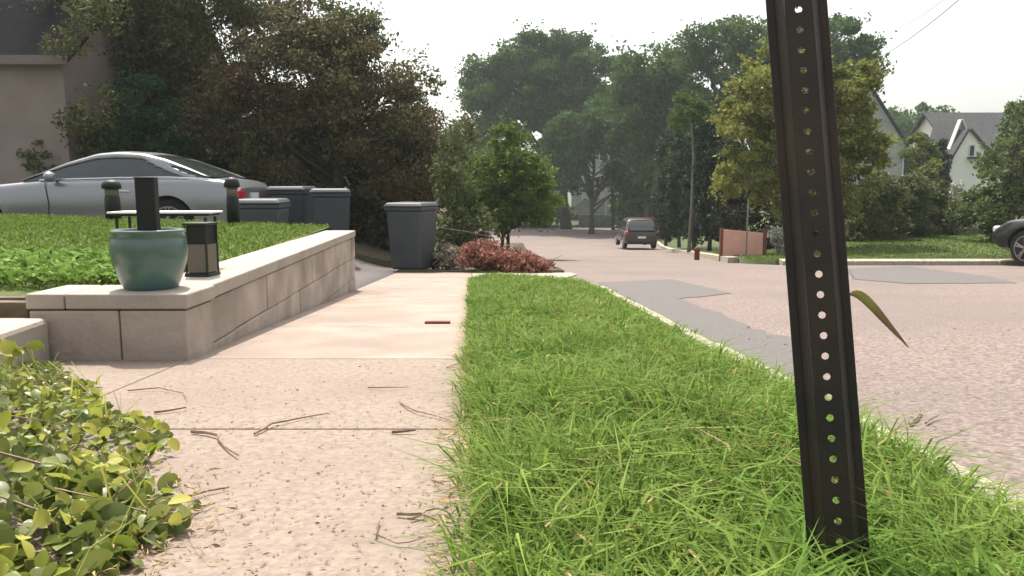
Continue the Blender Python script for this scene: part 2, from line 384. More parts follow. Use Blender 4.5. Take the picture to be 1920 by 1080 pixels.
# lower bed at the left foreground
ribbon('planting_bed', fr(-2, 1.92, .2), lambda y: -5, lambda y: xsL(y) - .004, lambda x, y: H(y) + .02, 6, M['soil'], label='soil bed under the trailing shrub')
# raised lawn behind the wall
yE = lambda x: 7.9 + .33 * max(0, -1.6 - x)
ribbon('lawn', [0, .2, .4, .6, .8, 1], lambda t: -14, lambda t: 0, lambda x, t: 0, 2, M['turf'], skirt=0).hide_render = False
bpy.data.objects.remove(bpy.data.objects['lawn'])
V = []; Fc = []; NX = 24; NY = 16
for j in range(NY + 1):
    for i in range(NX + 1):
        t = i / NX; s = j / NY
        yy0 = 3.28; x = -14 + t * (14 + xsL(5.5) - .22); ymax = min(yE(x), 11.2); yv = yy0 + s * (ymax - yy0)
        x = -14 + t * (14 + xsL(yv) - .285)
        V.append((x, yv, zlawn(x, yv) - .015))
for j in range(NY):
    for i in range(NX): q = j * (NX + 1) + i; Fc.append((q, q + 1, q + NX + 2, q + NX + 1))
brd = [NY * (NX + 1) + i for i in range(NX + 1)]; o0 = len(V)
for b_ in brd: V.append((V[b_][0], V[b_][1] + .06, V[b_][2] - .8))
for i in range(NX): Fc.append((brd[i], o0 + i, o0 + i + 1, brd[i + 1]))
tag(mobj('lawn', npmesh('lawn', V, Fc, 4), M['turf']), 'raised front lawn behind the block wall', None, kind='structure')
# driveway and the bank under the trees
ribbon('driveway', fr(7.5, 13.6, .4), lambda y: -16, lambda y: xsL(y) - .006, zdrive, 40, M['patch'], skirt=.3, label='grey driveway rising to the left')
ribbon('bank', fr(13.6, 52, 1.2), lambda y: -60, lambda y: .75, zleft, 40, M['soil'], skirt=.5, label='shaded earth bank under the trees')
ribbon('verge_bank', fr(11.76, 13.6, .3), xsL, lambda y: .8, lambda x, y: H(y) + .05, 6, M['soil'], skirt=.3, label='strip of earth past the sidewalk end')
# right lawn and its kerb
ribbon('right_lawn', fr(16.18, 56, 1.2), lambda y: kerbR(y) + .35 if y > 17 else kerbR(y) + .9, lambda y: 70, zright, 50, M['turf_far'], skirt=.4, label='lawn across the side street')
bm = bmesh.new()
for a, b in zip(fr(5.6, 60, 1.5), fr(5.6, 60, 1.5)[1:]):
    hexa(bm, [(a, 15.9, -1.4), (b - .02, 15.9, -1.4), (b - .02, 16.16, -1.4), (a, 16.16, -1.4)], [(a, 15.94, -1.03), (b - .02, 15.94, -1.03), (b - .02, 16.16, -1.0), (a, 16.16, -1.0)])
ks = fr(17.6, 56, 1.5)
for a, b in zip(ks, ks[1:]):
    b -= .02
    hexa(bm, [(kerbR(a) + .1, a, H(a) - .2), (kerbR(a) + .34, a, H(a) - .2), (kerbR(b) + .34, b, H(b) - .2), (kerbR(b) + .1, b, H(b) - .2)],
         [(kerbR(a) + .1, a, H(a) + .13), (kerbR(a) + .34, a, H(a) + .14), (kerbR(b) + .34, b, H(b) + .14), (kerbR(b) + .1, b, H(b) + .13)])
tag(bobj('far_kerb', bm, M['kerb']), 'pale kerb edging the lawn across the street', None, kind='structure')
# asphalt patches
def patch(name, pts, label, m='patch', lift=.004):
    bm = bmesh.new(); q0 = [G(*p) for p in pts]; q = []
    for i in range(len(q0)):
        a, b = q0[i], q0[(i + 1) % len(q0)]; n = max(2, int((b - a).length / .12))
        for k in range(n): q.append(a.lerp(b, k / n) + Vector((rng.normal() * .018, rng.normal() * .03, 0)))
    fc = bm.faces.new([bm.verts.new((p.x, p.y, H(p.y) + lift)) for p in q]); bmesh.ops.triangulate(bm, faces=[fc])
    tag(bobj(name, bm, M[m]), label, None, kind='structure')
patch('road_patch', [(1120, 530), (1260, 524), (1375, 551), (1275, 560), (1440, 625), (1500, 640), (1560, 700), (1460, 712), (1330, 640), (1180, 562)], 'grey asphalt patch by the kerb')
patch('road_patch', [(1590, 504), (1700, 499), (1860, 520), (1905, 531), (1700, 532), (1600, 524)], 'grey asphalt strip by the far kerb', lift=.005)
patch('gutter_strip', [(1470, 714), (1570, 702), (1900, 900), (1990, 1000), (1905, 985)], 'paler worn strip beside the kerb', 'kerbworn', .004) if False else None

# ================================================================== GRASS
def scatter(n, y0, y1, xl, xr, power=1.0):
    u = rng.random(n); y = y0 + (y1 - y0) * u ** power
    a = np.array([xl(v) for v in y]); b = np.array([xr(v) for v in y])
    return np.stack([a + (b - a) * rng.random(n), y], 1)
def zarr(f, xy): return np.array([f(a, b) for a, b in xy])
g1 = scatter(24000, .55, 3.2, lambda y: xsR(y) + .055 * sm((3 - y) / 1.5), lambda y: kx(y) + .01)
g2 = scatter(30000, 3.2, 9.3, lambda y: xsR(y) - .02, lambda y: kx(y) + .01)
ex = scatter(1500, .6, 9.3, lambda y: xsR(y) - .03, lambda y: xsR(y) + .03)
xy = np.concatenate([g1, g2, ex]); 
# tufts: pull blades toward tuft centres
tc_ = scatter(1700, .5, 9.3, xsR, kx, 1.35)
ti = rng.integers(0, len(tc_), int(len(xy) * .75)); nt0 = len(xy)
near = xy[: len(ti)].copy(); near = tc_[ti] + rng.normal(size=(len(ti), 2)) * .035
near[:, 0] = np.clip(near[:, 0], np.array([xsR(v) + .055 * sm((3 - v) / 1.5) for v in near[:, 1]]), np.array([kx(v) + .045 for v in near[:, 1]]))
xy = np.concatenate([xy, near])
hg = np.where(xy[:, 1] < 3.2, .108, .082) * (.75 + .5 * (np.sin(xy[:, 0] * 5.1 + 1.3 * np.sin(xy[:, 1] * 3.3)) * np.sin(xy[:, 1] * 4.2 + xy[:, 0] * 2) * .5 + .5))
th0 = .7 + .75 * rng.random(len(tc_)); hg[nt0:] *= th0[ti]; hg[:nt0] *= .82
hg *= 1 - .25 * np.clip((xy[:, 0] - .68) / .2, 0, 1)
wd = .0046 + .0006 * xy[:, 1]
gr = blades('verge_grass', xy, zarr(zverge, xy) - .004, hg, wd, 1.25, M['blade'], 'stuff', 'lush bright green grass on the verge beside the sidewalk', 'grass')
dm = rng.random(len(xy)) < .05; dxy = xy[dm] + .004
blades('dead_blades', dxy, zarr(zverge, dxy) - .004, hg[dm] * .85, wd[dm], 1.6, M['L_dry'], 'stuff', 'scattered dead straw coloured blades in the verge grass', 'grass')
wx = scatter(2600, .6, 8, lambda y: xsR(y) + .05, lambda y: kx(y) - .03)
wx = wx[(np.sin(wx[:, 0] * 7 + 2) * np.sin(wx[:, 1] * 3.1) > .25)]
wc = np.stack([wx[:, 0], wx[:, 1], zarr(zverge, wx) + .035 + .035 * rng.random(len(wx))], 1)
tag(mobj('clover', leaf_mesh('clover', wc, .022, .8, .6), M['weed']), 'patches of small clover leaves in the verge grass', 'clover', kind='stuff')
lx = scatter(60000, 3.4, 10.8, lambda y: -9.5, lambda y: xsL(y) - .305)
lx = lx[[b < yE(a) - .02 for a, b in lx]]
lw = .006 + .0012 * lx[:, 1]
blades('lawn_grass', lx, zarr(zlawn, lx) - .02, np.where(lx[:, 1] < 4.4, .06, .045), lw, .8, M['lawnblade'], 'stuff', 'mown green grass of the raised lawn behind the block wall', 'grass')
# clover-like weeds at the near edge of the lawn
wx = scatter(3800, 3.42, 4.5, lambda y: -2.9, lambda y: xsL(y) - .35)
wc = np.stack([wx[:, 0], wx[:, 1], zarr(zlawn, wx) + .02 + .05 * rng.random(len(wx))], 1)
tag(mobj('lawn_weeds', leaf_mesh('lawn_weeds', wc, .045, .45, .5), M['weed']), 'leafy weeds in the lawn behind the pot', 'weeds', kind='stuff')
rx_ = scatter(26000, 16.25, 24, lambda y: kerbR(y) + .4, lambda y: 20)
blades('far_lawn_grass', rx_, zarr(zright, rx_) - .02, .07, .03, .7, M['lawnblade'], 'stuff', 'grass of the lawn across the side street', 'grass')

# ================================================================== WALL
root = empty('block_wall', (-1.45, 3.07, H(3.07)), 0, 'low pale sandstone block wall with flat cap turning the corner beside the sidewalk', 'wall')
inv = Vector(root.location)
ZT = .073; ZC = .008
def blk(bm, a, b, x0f, x1f, z0, z1):
    hexa(bm, [(x0f(a), a, z0), (x1f(a), a, z0), (x1f(b), b, z0), (x0f(b), b, z0)], [(x0f(a), a, z1), (x1f(a), a, z1), (x1f(b), b, z1), (x0f(b), b, z1)])
Y0, Y1 = 3.07, 7.62; Wd = .30; XL = P(46, 560, 3.07).x
cap = bmesh.new(); bod = bmesh.new(); core = bmesh.new(); g = .0025
ys_ = [Y0 + Wd, 3.95, 4.55, 5.2, 5.75, 6.4, 6.95, Y1]
# wing facing the viewer
xw = [XL, P(121, 560, 3.07).x, xsL(Y0) ]
for a, b in zip(xw, xw[1:]): box(cap, a + g, b - g if b != xw[-1] else b + .006, Y0 - .004, Y0 + Wd - g, ZC + .003, ZT)
for a, b in zip(ys_, ys_[1:]): blk(cap, a + g, b - g, lambda y: xsL(y) - Wd, lambda y: xsL(y) + .006, ZC + .003, ZT)
xj = P(226, 640, 3.07).x
for a, b in ((XL + .01, xj), (xj, xsL(Y0))): box(bod, a + g, b - g, Y0, Y0 + Wd - .02, -.36, ZC - .003)
for r_, (z1, z0) in enumerate(((ZC, -.19), (-.19, -.39), (-.39, -.60))):
    y = Y0 + Wd - .02; k = 0
    if r_ > 0: y += 0
    while y < Y1 - .05:
        l = .62 if k else (.35, .55, .45)[r_]; ye = min(y + l, Y1)
        o_ = rng.normal() * .003
        blk(bod, y + g, ye - g, lambda v: xsL(v) - Wd + .01, lambda v: xsL(v) - .004 + o_, z0 + .0015, z1 - .0015); y = ye; k += 1
for bm_, nm, mm in ((cap, 'cap', 'stonecap'), (bod, 'blocks', 'stone')):
    bmesh.ops.translate(bm_, verts=bm_.verts, vec=-inv)
    bobj(nm, bm_, M[mm], root, bevel=.007)
box(core, XL + .02, xsL(Y0) - .012, Y0 + .012, Y0 + Wd - .03, -.4, ZT - .012)
blk(core, Y0 + Wd - .04, Y1 - .012, lambda y: xsL(y) - Wd + .02, lambda y: xsL(y) - .016, -.62, ZT - .012)
bmesh.ops.translate(core, verts=core.verts, vec=-inv); bobj('mortar', core, M['mortar'], root)

# pale stepping slab and wooden edging left of the wall
r2 = empty('concrete_step', (-2.3, 2.9, H(2.9)), 0, 'pale concrete step slab left of the wall corner', 'step')
bm = bmesh.new()
sx = P(78, 606, 3.0).x
hexa(bm, [(-3.4 + 2.3, -.32, -.05), (P(-30, 650, 2.6).x + 2.3, -.32, -.05), (sx + 2.3, .15, -.05), (-1.1, .15, -.05)], [(-1.1, -.32, .185), (P(-30, 650, 2.6).x + 2.3, -.32, .185), (sx + 2.3, .15, .185), (-1.1, .15, .185)])
bobj('slab', bm, M['stonecap'], r2, bevel=.02)
bm = bmesh.new(); box(bm, -5, XL - .01, 3.1, 3.16, -.2, .035); box(bm, -5, XL - .01, 3.17, 3.24, -.2, .045)
tag(bobj('timber_edging', bm, M['wood'], bevel=.005), 'brown timber edging under the lawn left of the wall', 'edging')

# ================================================================== POT, BLACK PILLAR, LANTERN, TABLE
pc = P(286, 500, 3.28)
bm = bmesh.new(); kp = 3.2 / F
R1, R2, R3 = 66 * kp, 70 * kp, 48 * kp; hh = 113 * kp
lathe(bm, [(R3 * .96, 0), (R3, .004), (R3 * 1.12, hh * .12), (R2 * .93, hh * .42), (R2 * .985, hh * .62), (R2 * .96, hh * .84), (R1 * .96, hh * .93), (R1, hh * .945), (R1 * 1.01, hh * .985), (R1 * .97, hh), (R1 * .9, hh), (R1 * .88, hh * .93), (R1 * .88, hh * .85)], 56)
r3 = empty('glazed_pot', (pc.x, 3.28 - .02, ZT), 0, 'round green glazed planter pot on the wall corner', 'pot')
bobj('bowl', bm, M['glaze'], r3, smooth=True)
bm = bmesh.new(); lathe(bm, [(R1 * .87, hh * .84), (R1 * .87, hh * .87), (.01, hh * .89)], 40); bobj('potting_soil', bm, M['soil'], r3)
kx_ = 3.3 / F
r4 = empty('black_pillar', (pc.x, 3.27, ZT + hh * .86), R(8), 'tall black square pillar standing in the green pot', 'post')
bm = bmesh.new(); hw = 17.0 * kx_; th_ = (P(286, 332, 3.27).z - ZT - hh * .86); box(bm, -hw, hw, -hw * .8, hw * .8, 0, th_ - .006); bobj('shaft', bm, M['black'], r4, bevel=.004)
bm = bmesh.new(); box(bm, -hw - .002, hw + .002, -hw * .8 - .002, hw * .8 + .002, th_ - .006, th_); bobj('cap', bm, M['black'], r4, bevel=.002)
# lantern
LY = 3.72; la = P(380, 505, LY); kl = LY / F
r5 = empty('garden_lantern', (la.x, LY, ZT), R(-6), 'dark framed lantern with a tan frosted panel on the wall beside the pot', 'lantern')
lw_ = 22 * kl; lh = 100 * kl
bm = bmesh.new()
for sx_ in (-1, 1):
    for sy_ in (-1, 1): box(bm, sx_ * lw_ - .008 * (sx_ > 0), sx_ * lw_ + .008 * (sx_ < 0), sy_ * lw_ - .008 * (sy_ > 0), sy_ * lw_ + .008 * (sy_ < 0), .016, lh - .012)
box(bm, -lw_ - .004, lw_ + .004, -lw_ - .004, lw_ + .004, 0, .016); box(bm, -lw_ - .004, lw_ + .004, -lw_ - .004, lw_ + .004, lh - .012, lh)
bobj('frame', bm, M['lantern'], r5, bevel=.002)
bm = bmesh.new(); box(bm, -lw_ + .012, lw_ - .012, -lw_ + .004, -lw_ + .008, .02, lh * .6); box(bm, lw_ - .008, lw_ - .004, -lw_ + .012, lw_ - .012, .02, lh * .6); bobj('panel', bm, M['amber'], r5)
bm = bmesh.new(); box(bm, -lw_ + .009, lw_ - .009, -lw_ + .009, lw_ - .009, .018, lh - .014); bobj('inner_box', bm, M['black'], r5)
# low table/bird tray behind
TY = 4.1; ta = P(312, 396, TY); kt = TY / F
gz = zlawn(ta.x, TY)
r6 = empty('garden_table', (ta.x, TY, gz), R(4), 'narrow pale topped garden table behind the pot', 'table')
tw = 92 * kt; tz = ta.z - gz
bm = bmesh.new(); box(bm, -tw, tw, -.11, .11, tz - .010, tz); bobj('tabletop', bm, M['trim'], r6, bevel=.003)
bm = bmesh.new(); box(bm, -tw + .015, tw - .015, -.095, .095, tz - .022, tz - .011); bobj('apron', bm, M['black'], r6)
for sx_ in (-.86, .86):
    for sy_ in (-.08, .08):
        bm = bmesh.new(); tube(bm, [(sx_ * tw, sy_, -.02), (sx_ * tw, sy_, tz - .03)], .008, 8); bobj('leg', bm, M['lantern'], r6)
# path lights with rounded heads
def bollard(px, py0, py1, Y, wpx, label):
    t = P(px, py0, Y); g0 = -.35 if Y > 9.5 else zlawn(t.x, Y)
    rt = empty('garden_bollard', (t.x, Y, g0), 0, label, 'bollard light', 'round topped garden bollards')
    r = wpx / 2 * Y / F; h = t.z - g0
    bm = bmesh.new(); lathe(bm, [(r * .8, -.02), (r * .8, h * .55), (r * .7, h * .57)], 20); bobj('post', bm, M['black'], rt, smooth=True)
    bm = bmesh.new(); lathe(bm, [(r * .72, h * .57), (r * .72, h * .78)], 20); bobj('diffuser', bm, M['amber'], rt, smooth=True)
    bm = bmesh.new(); lathe(bm, [(r, h * .77), (r, h * .86), (r * .85, h * .94), (r * .45, h * .99), (.003, h)], 20); bobj('hood', bm, M['black'], rt, smooth=True)
bollard(208, 337, 400, 8.6, 34, 'dark round topped bollard on the lawn in front of the silver car door')
bollard(434, 332, 412, 8.2, 28, 'dark round topped bollard beside the silver car tail light')

# ================================================================== SIGN POST
SP_Y = .955
pt_top = P(1496, 0, 1.0); pt_bot = P(1556, 780, .925)
dirv = (pt_top - pt_bot).normalized()
gz = zverge(.5, SP_Y)
base = pt_bot + dirv * ((gz - pt_bot.z) / dirv.z)
r7 = empty('sign_post', base, 0, 'dark perforated steel U-channel sign post rising from the verge grass', 'post')
r7.rotation_mode = 'QUATERNION'; r7.rotation_quaternion = dirv.to_track_quat('Z', 'Y')
# make local axes: x right, y away
xax = Vector((1, 0, 0)); xax = (xax - dirv * xax.dot(dirv)).normalized(); yax = dirv.cross(xax)
rz = Matrix((xax, yax, dirv)).transposed()
r7.rotation_quaternion = (rz @ Matrix.Rotation(R(-17), 3, 'Z')).to_quaternion()
bm = bmesh.new(); hw = .0162; tk = .003; pit = .0254; rh = .0046
hlen = 2.05; nh = int(hlen / pit); z0 = -.12
# phase so that a hole falls on the seen row
s_seen = (P(1546, 665, SP_Y) - base).dot(dirv); ph = (s_seen - z0) % pit - pit / 2; z0 += ph - pit
for k in range(nh + 6):
    zc = z0 + pit * (k + .5)
    for yy_, flip in ((0, 1), (tk, -1)):
        ring = [bm.verts.new((rh * math.cos(R(45 * i)), yy_, zc + rh * math.sin(R(45 * i)))) for i in range(8)]
        out = [bm.verts.new((x, yy_, zc + z)) for x, z in ((hw, 0), (hw, pit / 2), (0, pit / 2), (-hw, pit / 2), (-hw, 0), (-hw, -pit / 2), (0, -pit / 2), (hw, -pit / 2))]
        for i in range(8): bm.faces.new([ring[i], ring[(i + 1) % 8], out[(i + 1) % 8], out[i]][::flip])
        if flip == 1: r_a = ring
        else: r_b = ring
    for i in range(8): bm.faces.new([r_a[i], r_b[i], r_b[(i + 1) % 8], r_a[(i + 1) % 8]])
bmesh.ops.remove_doubles(bm, verts=bm.verts, dist=1e-5)
zt = z0 + pit * (nh + 6)
bobj('web', bm, M['steel'], r7)
bm = bmesh.new()
def strip(bm, poly):      # closed cross-section polygon extruded
    hexa(bm, [(x, y, z0) for x, y in poly], [(x, y, zt) for x, y in poly])
for s in (-1, 1):
    strip(bm, [(s * (hw + .0002), 0), (s * (hw + .011), .026), (s * (hw + .0075), .026 + .002), (s * (hw + .0002), tk + .003)])
    strip(bm, [(s * (hw + .0105), .0255), (s * (hw + .0205), .0265), (s * (hw + .0205), .0300), (s * (hw + .0078), .0292)])
bobj('flanges', bm, M['steel'], r7, bevel=.0008)

# arching blade behind the post
bm = bmesh.new(); YB = 1.08
pp = [(1590, 1085), (1575, 900), (1560, 700), (1562, 585), (1592, 541), (1620, 556), (1650, 590), (1680, 625), (1705, 652)]
wd_ = [.003, .004, .006, .008, .011, .014, .011, .006, .001]
prev = None
for (a, b), ww in zip(pp, wd_):
    c = P(a, b, YB); n_ = Vector((.75, -.1, .65)).normalized() if b < 600 or a > 1600 and b < 700 else Vector((1, 0, .1))
    q = [bm.verts.new(c - n_ * ww * .5), bm.verts.new(c + Vector((0, .003, -.002))), bm.verts.new(c + n_ * ww * .5)]
    if prev: bm.faces.new([prev[0], prev[1], q[1], q[0]]); bm.faces.new([prev[1], prev[2], q[2], q[1]])
    prev = q
M['stalk'] = mat('olive_brown_blade', (.16, .20, .04), (.13, .085, .045), scale=9, mix=(.45, .6), trans=.3)
o = bobj('grass_stalk', bm, M['stalk'], smooth=True)
md = o.modifiers.new('s', 'SUBSURF'); md.levels = md.render_levels = 2
tag(o, 'single long drooping grass leaf poking out from behind the sign post', 'grass leaf')
# tall grass around the post foot
tx = np.stack([rng.normal(.50, .12, 750), rng.normal(.87, .11, 750)], 1)
tx = tx[(tx[:, 1] > .62)]
blades('tall_grass', tx, np.full(len(tx), H(.95) + .02), .155, .0062, 1.5, M['blade'], 'stuff', 'long pale grass blades round the foot of the sign post', 'grass')

# ================================================================== CARS
def wheel(parent, x, y, r, wdt, side):
    bm = bmesh.new()
    prof = [(r * .68, -wdt / 2), (r * .93, -wdt / 2), (r, -wdt / 2 + .03), (r, wdt / 2 - .03), (r * .93, wdt / 2), (r * .68, wdt / 2)]
    lathe(bm, prof, 32); bmesh.ops.rotate(bm, verts=bm.verts, matrix=Matrix.Rotation(R(90), 3, 'X'))
    o = bobj('wheel', bm, M['tyre'], parent, smooth=False); o.location = (x, y, r)
    bm = bmesh.new(); yo = side * (wdt / 2)
    for k in range(5):
        a = 2 * math.pi * k / 5 + .3
        for da in (-.13, .13):
            p0 = Vector((math.cos(a) * r * .1, yo * 1.02, math.sin(a) * r * .1)); p1 = Vector((math.cos(a + da) * r * .66, yo * 1.0, math.sin(a + da) * r * .66))
            tube(bm, [p0, p1], [r * .06, r * .045], 5)
    tube(bm, [(0, yo * .8, 0), (0, yo * 1.06, 0)], r * .14, 12)
    n = 28
    ring = [[bm.verts.new((rr * math.cos(2 * math.pi * k / n), yv, rr * math.sin(2 * math.pi * k / n))) for k in range(n)] for rr, yv in ((r * .70, yo * .9), (r * .70, yo * 1.03), (r * .64, yo * 1.03), (r * .64, yo * .5))]
    for A, B in zip(ring, ring[1:]):
        for k in range(n): bm.faces.new([A[k], A[(k + 1) % n], B[(k + 1) % n], B[k]])
    bobj('rim', bm, M['rim'], o)
def interp(tab, s):
    for (a, va), (b, vb) in zip(tab, tab[1:]):
        if s <= b: t = (s - a) / (b - a) if b > a else 0; t = max(0, min(1, t)); return va + (vb - va) * t
    return tab[-1][1]
def smooth_tab(tab, s, r=.08): return (interp(tab, s - r) + interp(tab, s) * 2 + interp(tab, s + r)) / 4
def car(loc, rz, label, L, W, belt, roof, paint, wx, wr, rear_glass, wind, cpil, sides=1, group=None, zbot=.2, rail=.84, tumble=.74, name='parked_car', cladding=None):
    """x=0 rear bumper, x=L nose. belt: deck/hood height table, roof: greenhouse height table"""
    rt = empty(name, loc, rz, label, 'car', group)
    st = list(np.linspace(0, L, 49)); rings = []
    bm = bmesh.new()
    def hw_(s):
        e0 = min(1, s / .5); e1 = min(1, (L - s) / .9)
        return W / 2 * (.84 + .16 * math.sqrt(max(0, 1 - (1 - e0) ** 2))) * (.70 + .30 * math.sqrt(max(0, 1 - (1 - e1) ** 2)))
    for s in st:
        h = smooth_tab(belt, s, .06); wv = hw_(s); zb = zbot + .16 * max(0, 1 - s / .25) + .14 * max(0, 1 - (L - s) / .35)
        half = [(.0, zb), (wv * .80, zb), (wv * .95, zb + .06), (wv, zb + .22), (wv * 1.0, zb + (h - zb) * .55), (wv * .985, h - .11), (wv * .955, h - .04), (wv * .90, h - .008), (wv * .80, h), (0, h + .025)]
        ring = [bm.verts.new((s, y, z)) for y, z in half] + [bm.verts.new((s, -y, z)) for y, z in half[-2:0:-1]]
        rings.append(ring)
    for A, B in zip(rings, rings[1:]):
        n = len(A)
        for k in range(n): bm.faces.new([A[k], A[(k + 1) % n], B[(k + 1) % n], B[k]])
    bm.faces.new(rings[0][::-1]); bm.faces.new(rings[-1])
    body = bobj('body', bm, [M[paint], M['blackin']], rt, smooth=True)
    # wheel arches cut through the body
    cb = bmesh.new()
    for x in wx:
        n = 28; r = wr * 1.16
        A = [cb.verts.new((x + r * math.cos(2 * math.pi * k / n), -W, wr + r * math.sin(2 * math.pi * k / n))) for k in range(n)]
        B = [cb.verts.new((v.co.x, W, v.co.z)) for v in A]
        for k in range(n): cb.faces.new([A[k], A[(k + 1) % n], B[(k + 1) % n], B[k]])
        cb.faces.new(A[::-1]); cb.faces.new(B)
    for f in cb.faces: f.material_index = 1
    cut = bobj('cut', cb, [M[paint], M['blackin']], rt)
    md = body.modifiers.new('b', 'BOOLEAN'); md.object = cut; md.operation = 'DIFFERENCE'; md.solver = 'EXACT'
    bpy.context.view_layer.update(); dg = bpy.context.evaluated_depsgraph_get()
    nm = bpy.data.meshes.new_from_object(body.evaluated_get(dg)); body.modifiers.clear(); body.data = nm
    bpy.data.objects.remove(cut)
    try:
        nm.set_sharp_from_angle(angle=R(38))
    except Exception: pass
    bm = bmesh.new(); box(bm, .5, L - .6, -W * .3, W * .3, zbot + .02, .62); bobj('chassis', bm, M['blackin'], rt)
    for x in wx:
        for s in (-1, 1): wheel(rt, x, s * (W / 2 - .13), wr, .22, s)
    # greenhouse
    s0, s1 = roof[0][0], roof[-1][0]; NS = 44
    def shell(off):
        vs = []
        for i in range(NS + 1):
            s = s0 + (s1 - s0) * i / NS; b = smooth_tab(belt, s, .06) - .012; rz_ = max(smooth_tab(roof, s, .05), b + .004)
            wb = hw_(s) * .885 + off; wt = hw_((s0 + s1) / 2) * tumble; hgt = rz_ - b
            wt = wb + (wt - wb) * min(1, hgt / .36)
            side = [(wb + (wt + off - wb) * v ** 1.3, b + hgt * rail * v + off * v) for v in np.linspace(0, 1, 8)]
            t_ = side[-1]
            top = [(t_[0] * c, t_[1] + (rz_ + off - t_[1]) * math.sin(math.acos(c)) ** .8) for c in (.96, .88, .7, .4, 0)]
            half = side + top
            vs.append([(s, y, z) for y, z in half] + [(s, -y, z) for y, z in half[-2::-1]])
        return vs
    bm = bmesh.new(); A = shell(0)
    rr = [[bm.verts.new(p) for p in ring] for ring in A]; n = len(rr[0])
    for a, b in zip(rr, rr[1:]):
        for k in range(n - 1): bm.faces.new([a[k], a[k + 1], b[k + 1], b[k]])
    bobj('glass', bm, M['glass'], rt, smooth=True)
    bm = bmesh.new(); A = shell(.012); rr = [[bm.verts.new(p) for p in ring] for ring in A]
    for i, (a, b) in enumerate(zip(rr, rr[1:])):
        s = s0 + (s1 - s0) * (i + .5) / NS
        for k in range(n - 1):
            kk = min(k, n - 2 - k); v = (kk + .5) / 7
            keep = False
            if kk >= 6 and kk <= 8: keep = True                       # rail and pillars over it
            elif kk > 8: keep = rear_glass < s < wind
            elif kk < 6:
                for lo, hi, sl in cpil:
                    if lo + sl * v < s < hi + sl * v: keep = True
            if keep: bm.faces.new([a[k], a[k + 1], b[k + 1], b[k]])
    bmesh.ops.delete(bm, geom=[v for v in bm.verts if not v.link_faces], context='VERTS')
    o = bobj('roof', bm, M[paint], rt, smooth=True)
    md = o.modifiers.new('t', 'SOLIDIFY'); md.thickness = .010; md.offset = -1
    return rt, hw_
# silver coupe: nose to the left (-X)
CX, CY, CZ = -3.98, 12.12, -.35
belt = [(0, .80), (.04, .90), (.25, .955), (.8, .985), (1.6, .975), (2.6, .945), (2.9, .94), (3.6, .87), (4.3, .74), (4.62, .55)]
roof = [(.42, .985), (.75, 1.13), (1.1, 1.27), (1.45, 1.355), (1.8, 1.375), (2.1, 1.35), (2.5, 1.22), (2.85, 1.06), (3.12, .94)]
rt, hwf = car((CX, CY, CZ), R(180), 'silver coupe parked on the driveway behind the lawn', 4.62, 1.80, belt, roof, 'silver', (1.0, 3.74), .335, 1.25, 2.12, [(.3, .68, .85)])
# side facing the camera is local +y after the 180 turn
bm = bmesh.new(); box(bm, -.012, .05, .52, .80, .66, .80); bobj('taillight', bm, M['red'], rt, bevel=.02)
bm = bmesh.new(); box(bm, .0, .26, .735, .83, .68, .79); bobj('taillight', bm, M['red'], rt, bevel=.03)
bm = bmesh.new(); box(bm, -.012, .05, -.80, -.52, .66, .80); bobj('taillight', bm, M['red'], rt, bevel=.02)
bm = bmesh.new(); box(bm, -.025, .0, -.05, .27, .60, .76); bobj('number_plate', bm, M['plate'], rt)
bm = bmesh.new(); box(bm, 1.52, 1.72, .885, .915, .77, .80); bobj('door_handle', bm, M['chrome'], rt, bevel=.008)
bm = bmesh.new(); tube(bm, [(.35, .845, .955), (1.0, .835, .985), (1.7, .83, .978), (2.5, .835, .955), (2.85, .83, .945)], .012, 6); bobj('window_trim', bm, M['chrome'], rt)
bm = bmesh.new(); bmesh.ops.create_uvsphere(bm, u_segments=14, v_segments=8, radius=1); bmesh.ops.scale(bm, verts=bm.verts, vec=(.08, .11, .075)); bmesh.ops.translate(bm, verts=bm.verts, vec=(2.62, .97, .99)); tube(bm, [(2.6, .97, .96), (2.6, .82, .94)], .02, 6)
bobj('mirror', bm, M['silver'], rt, smooth=True)
bm = bmesh.new()
for xx, c_ in ((1.32, 0), (2.72, 0)):
    bm = bmesh.new(); tube(bm, [(xx, .905, .30), (xx - .02, .908, .6), (xx + .02, .895, .86), (xx + .03, .86, .94)], .005, 4)
    bobj('door_gap', bm, M['blackin'], rt)

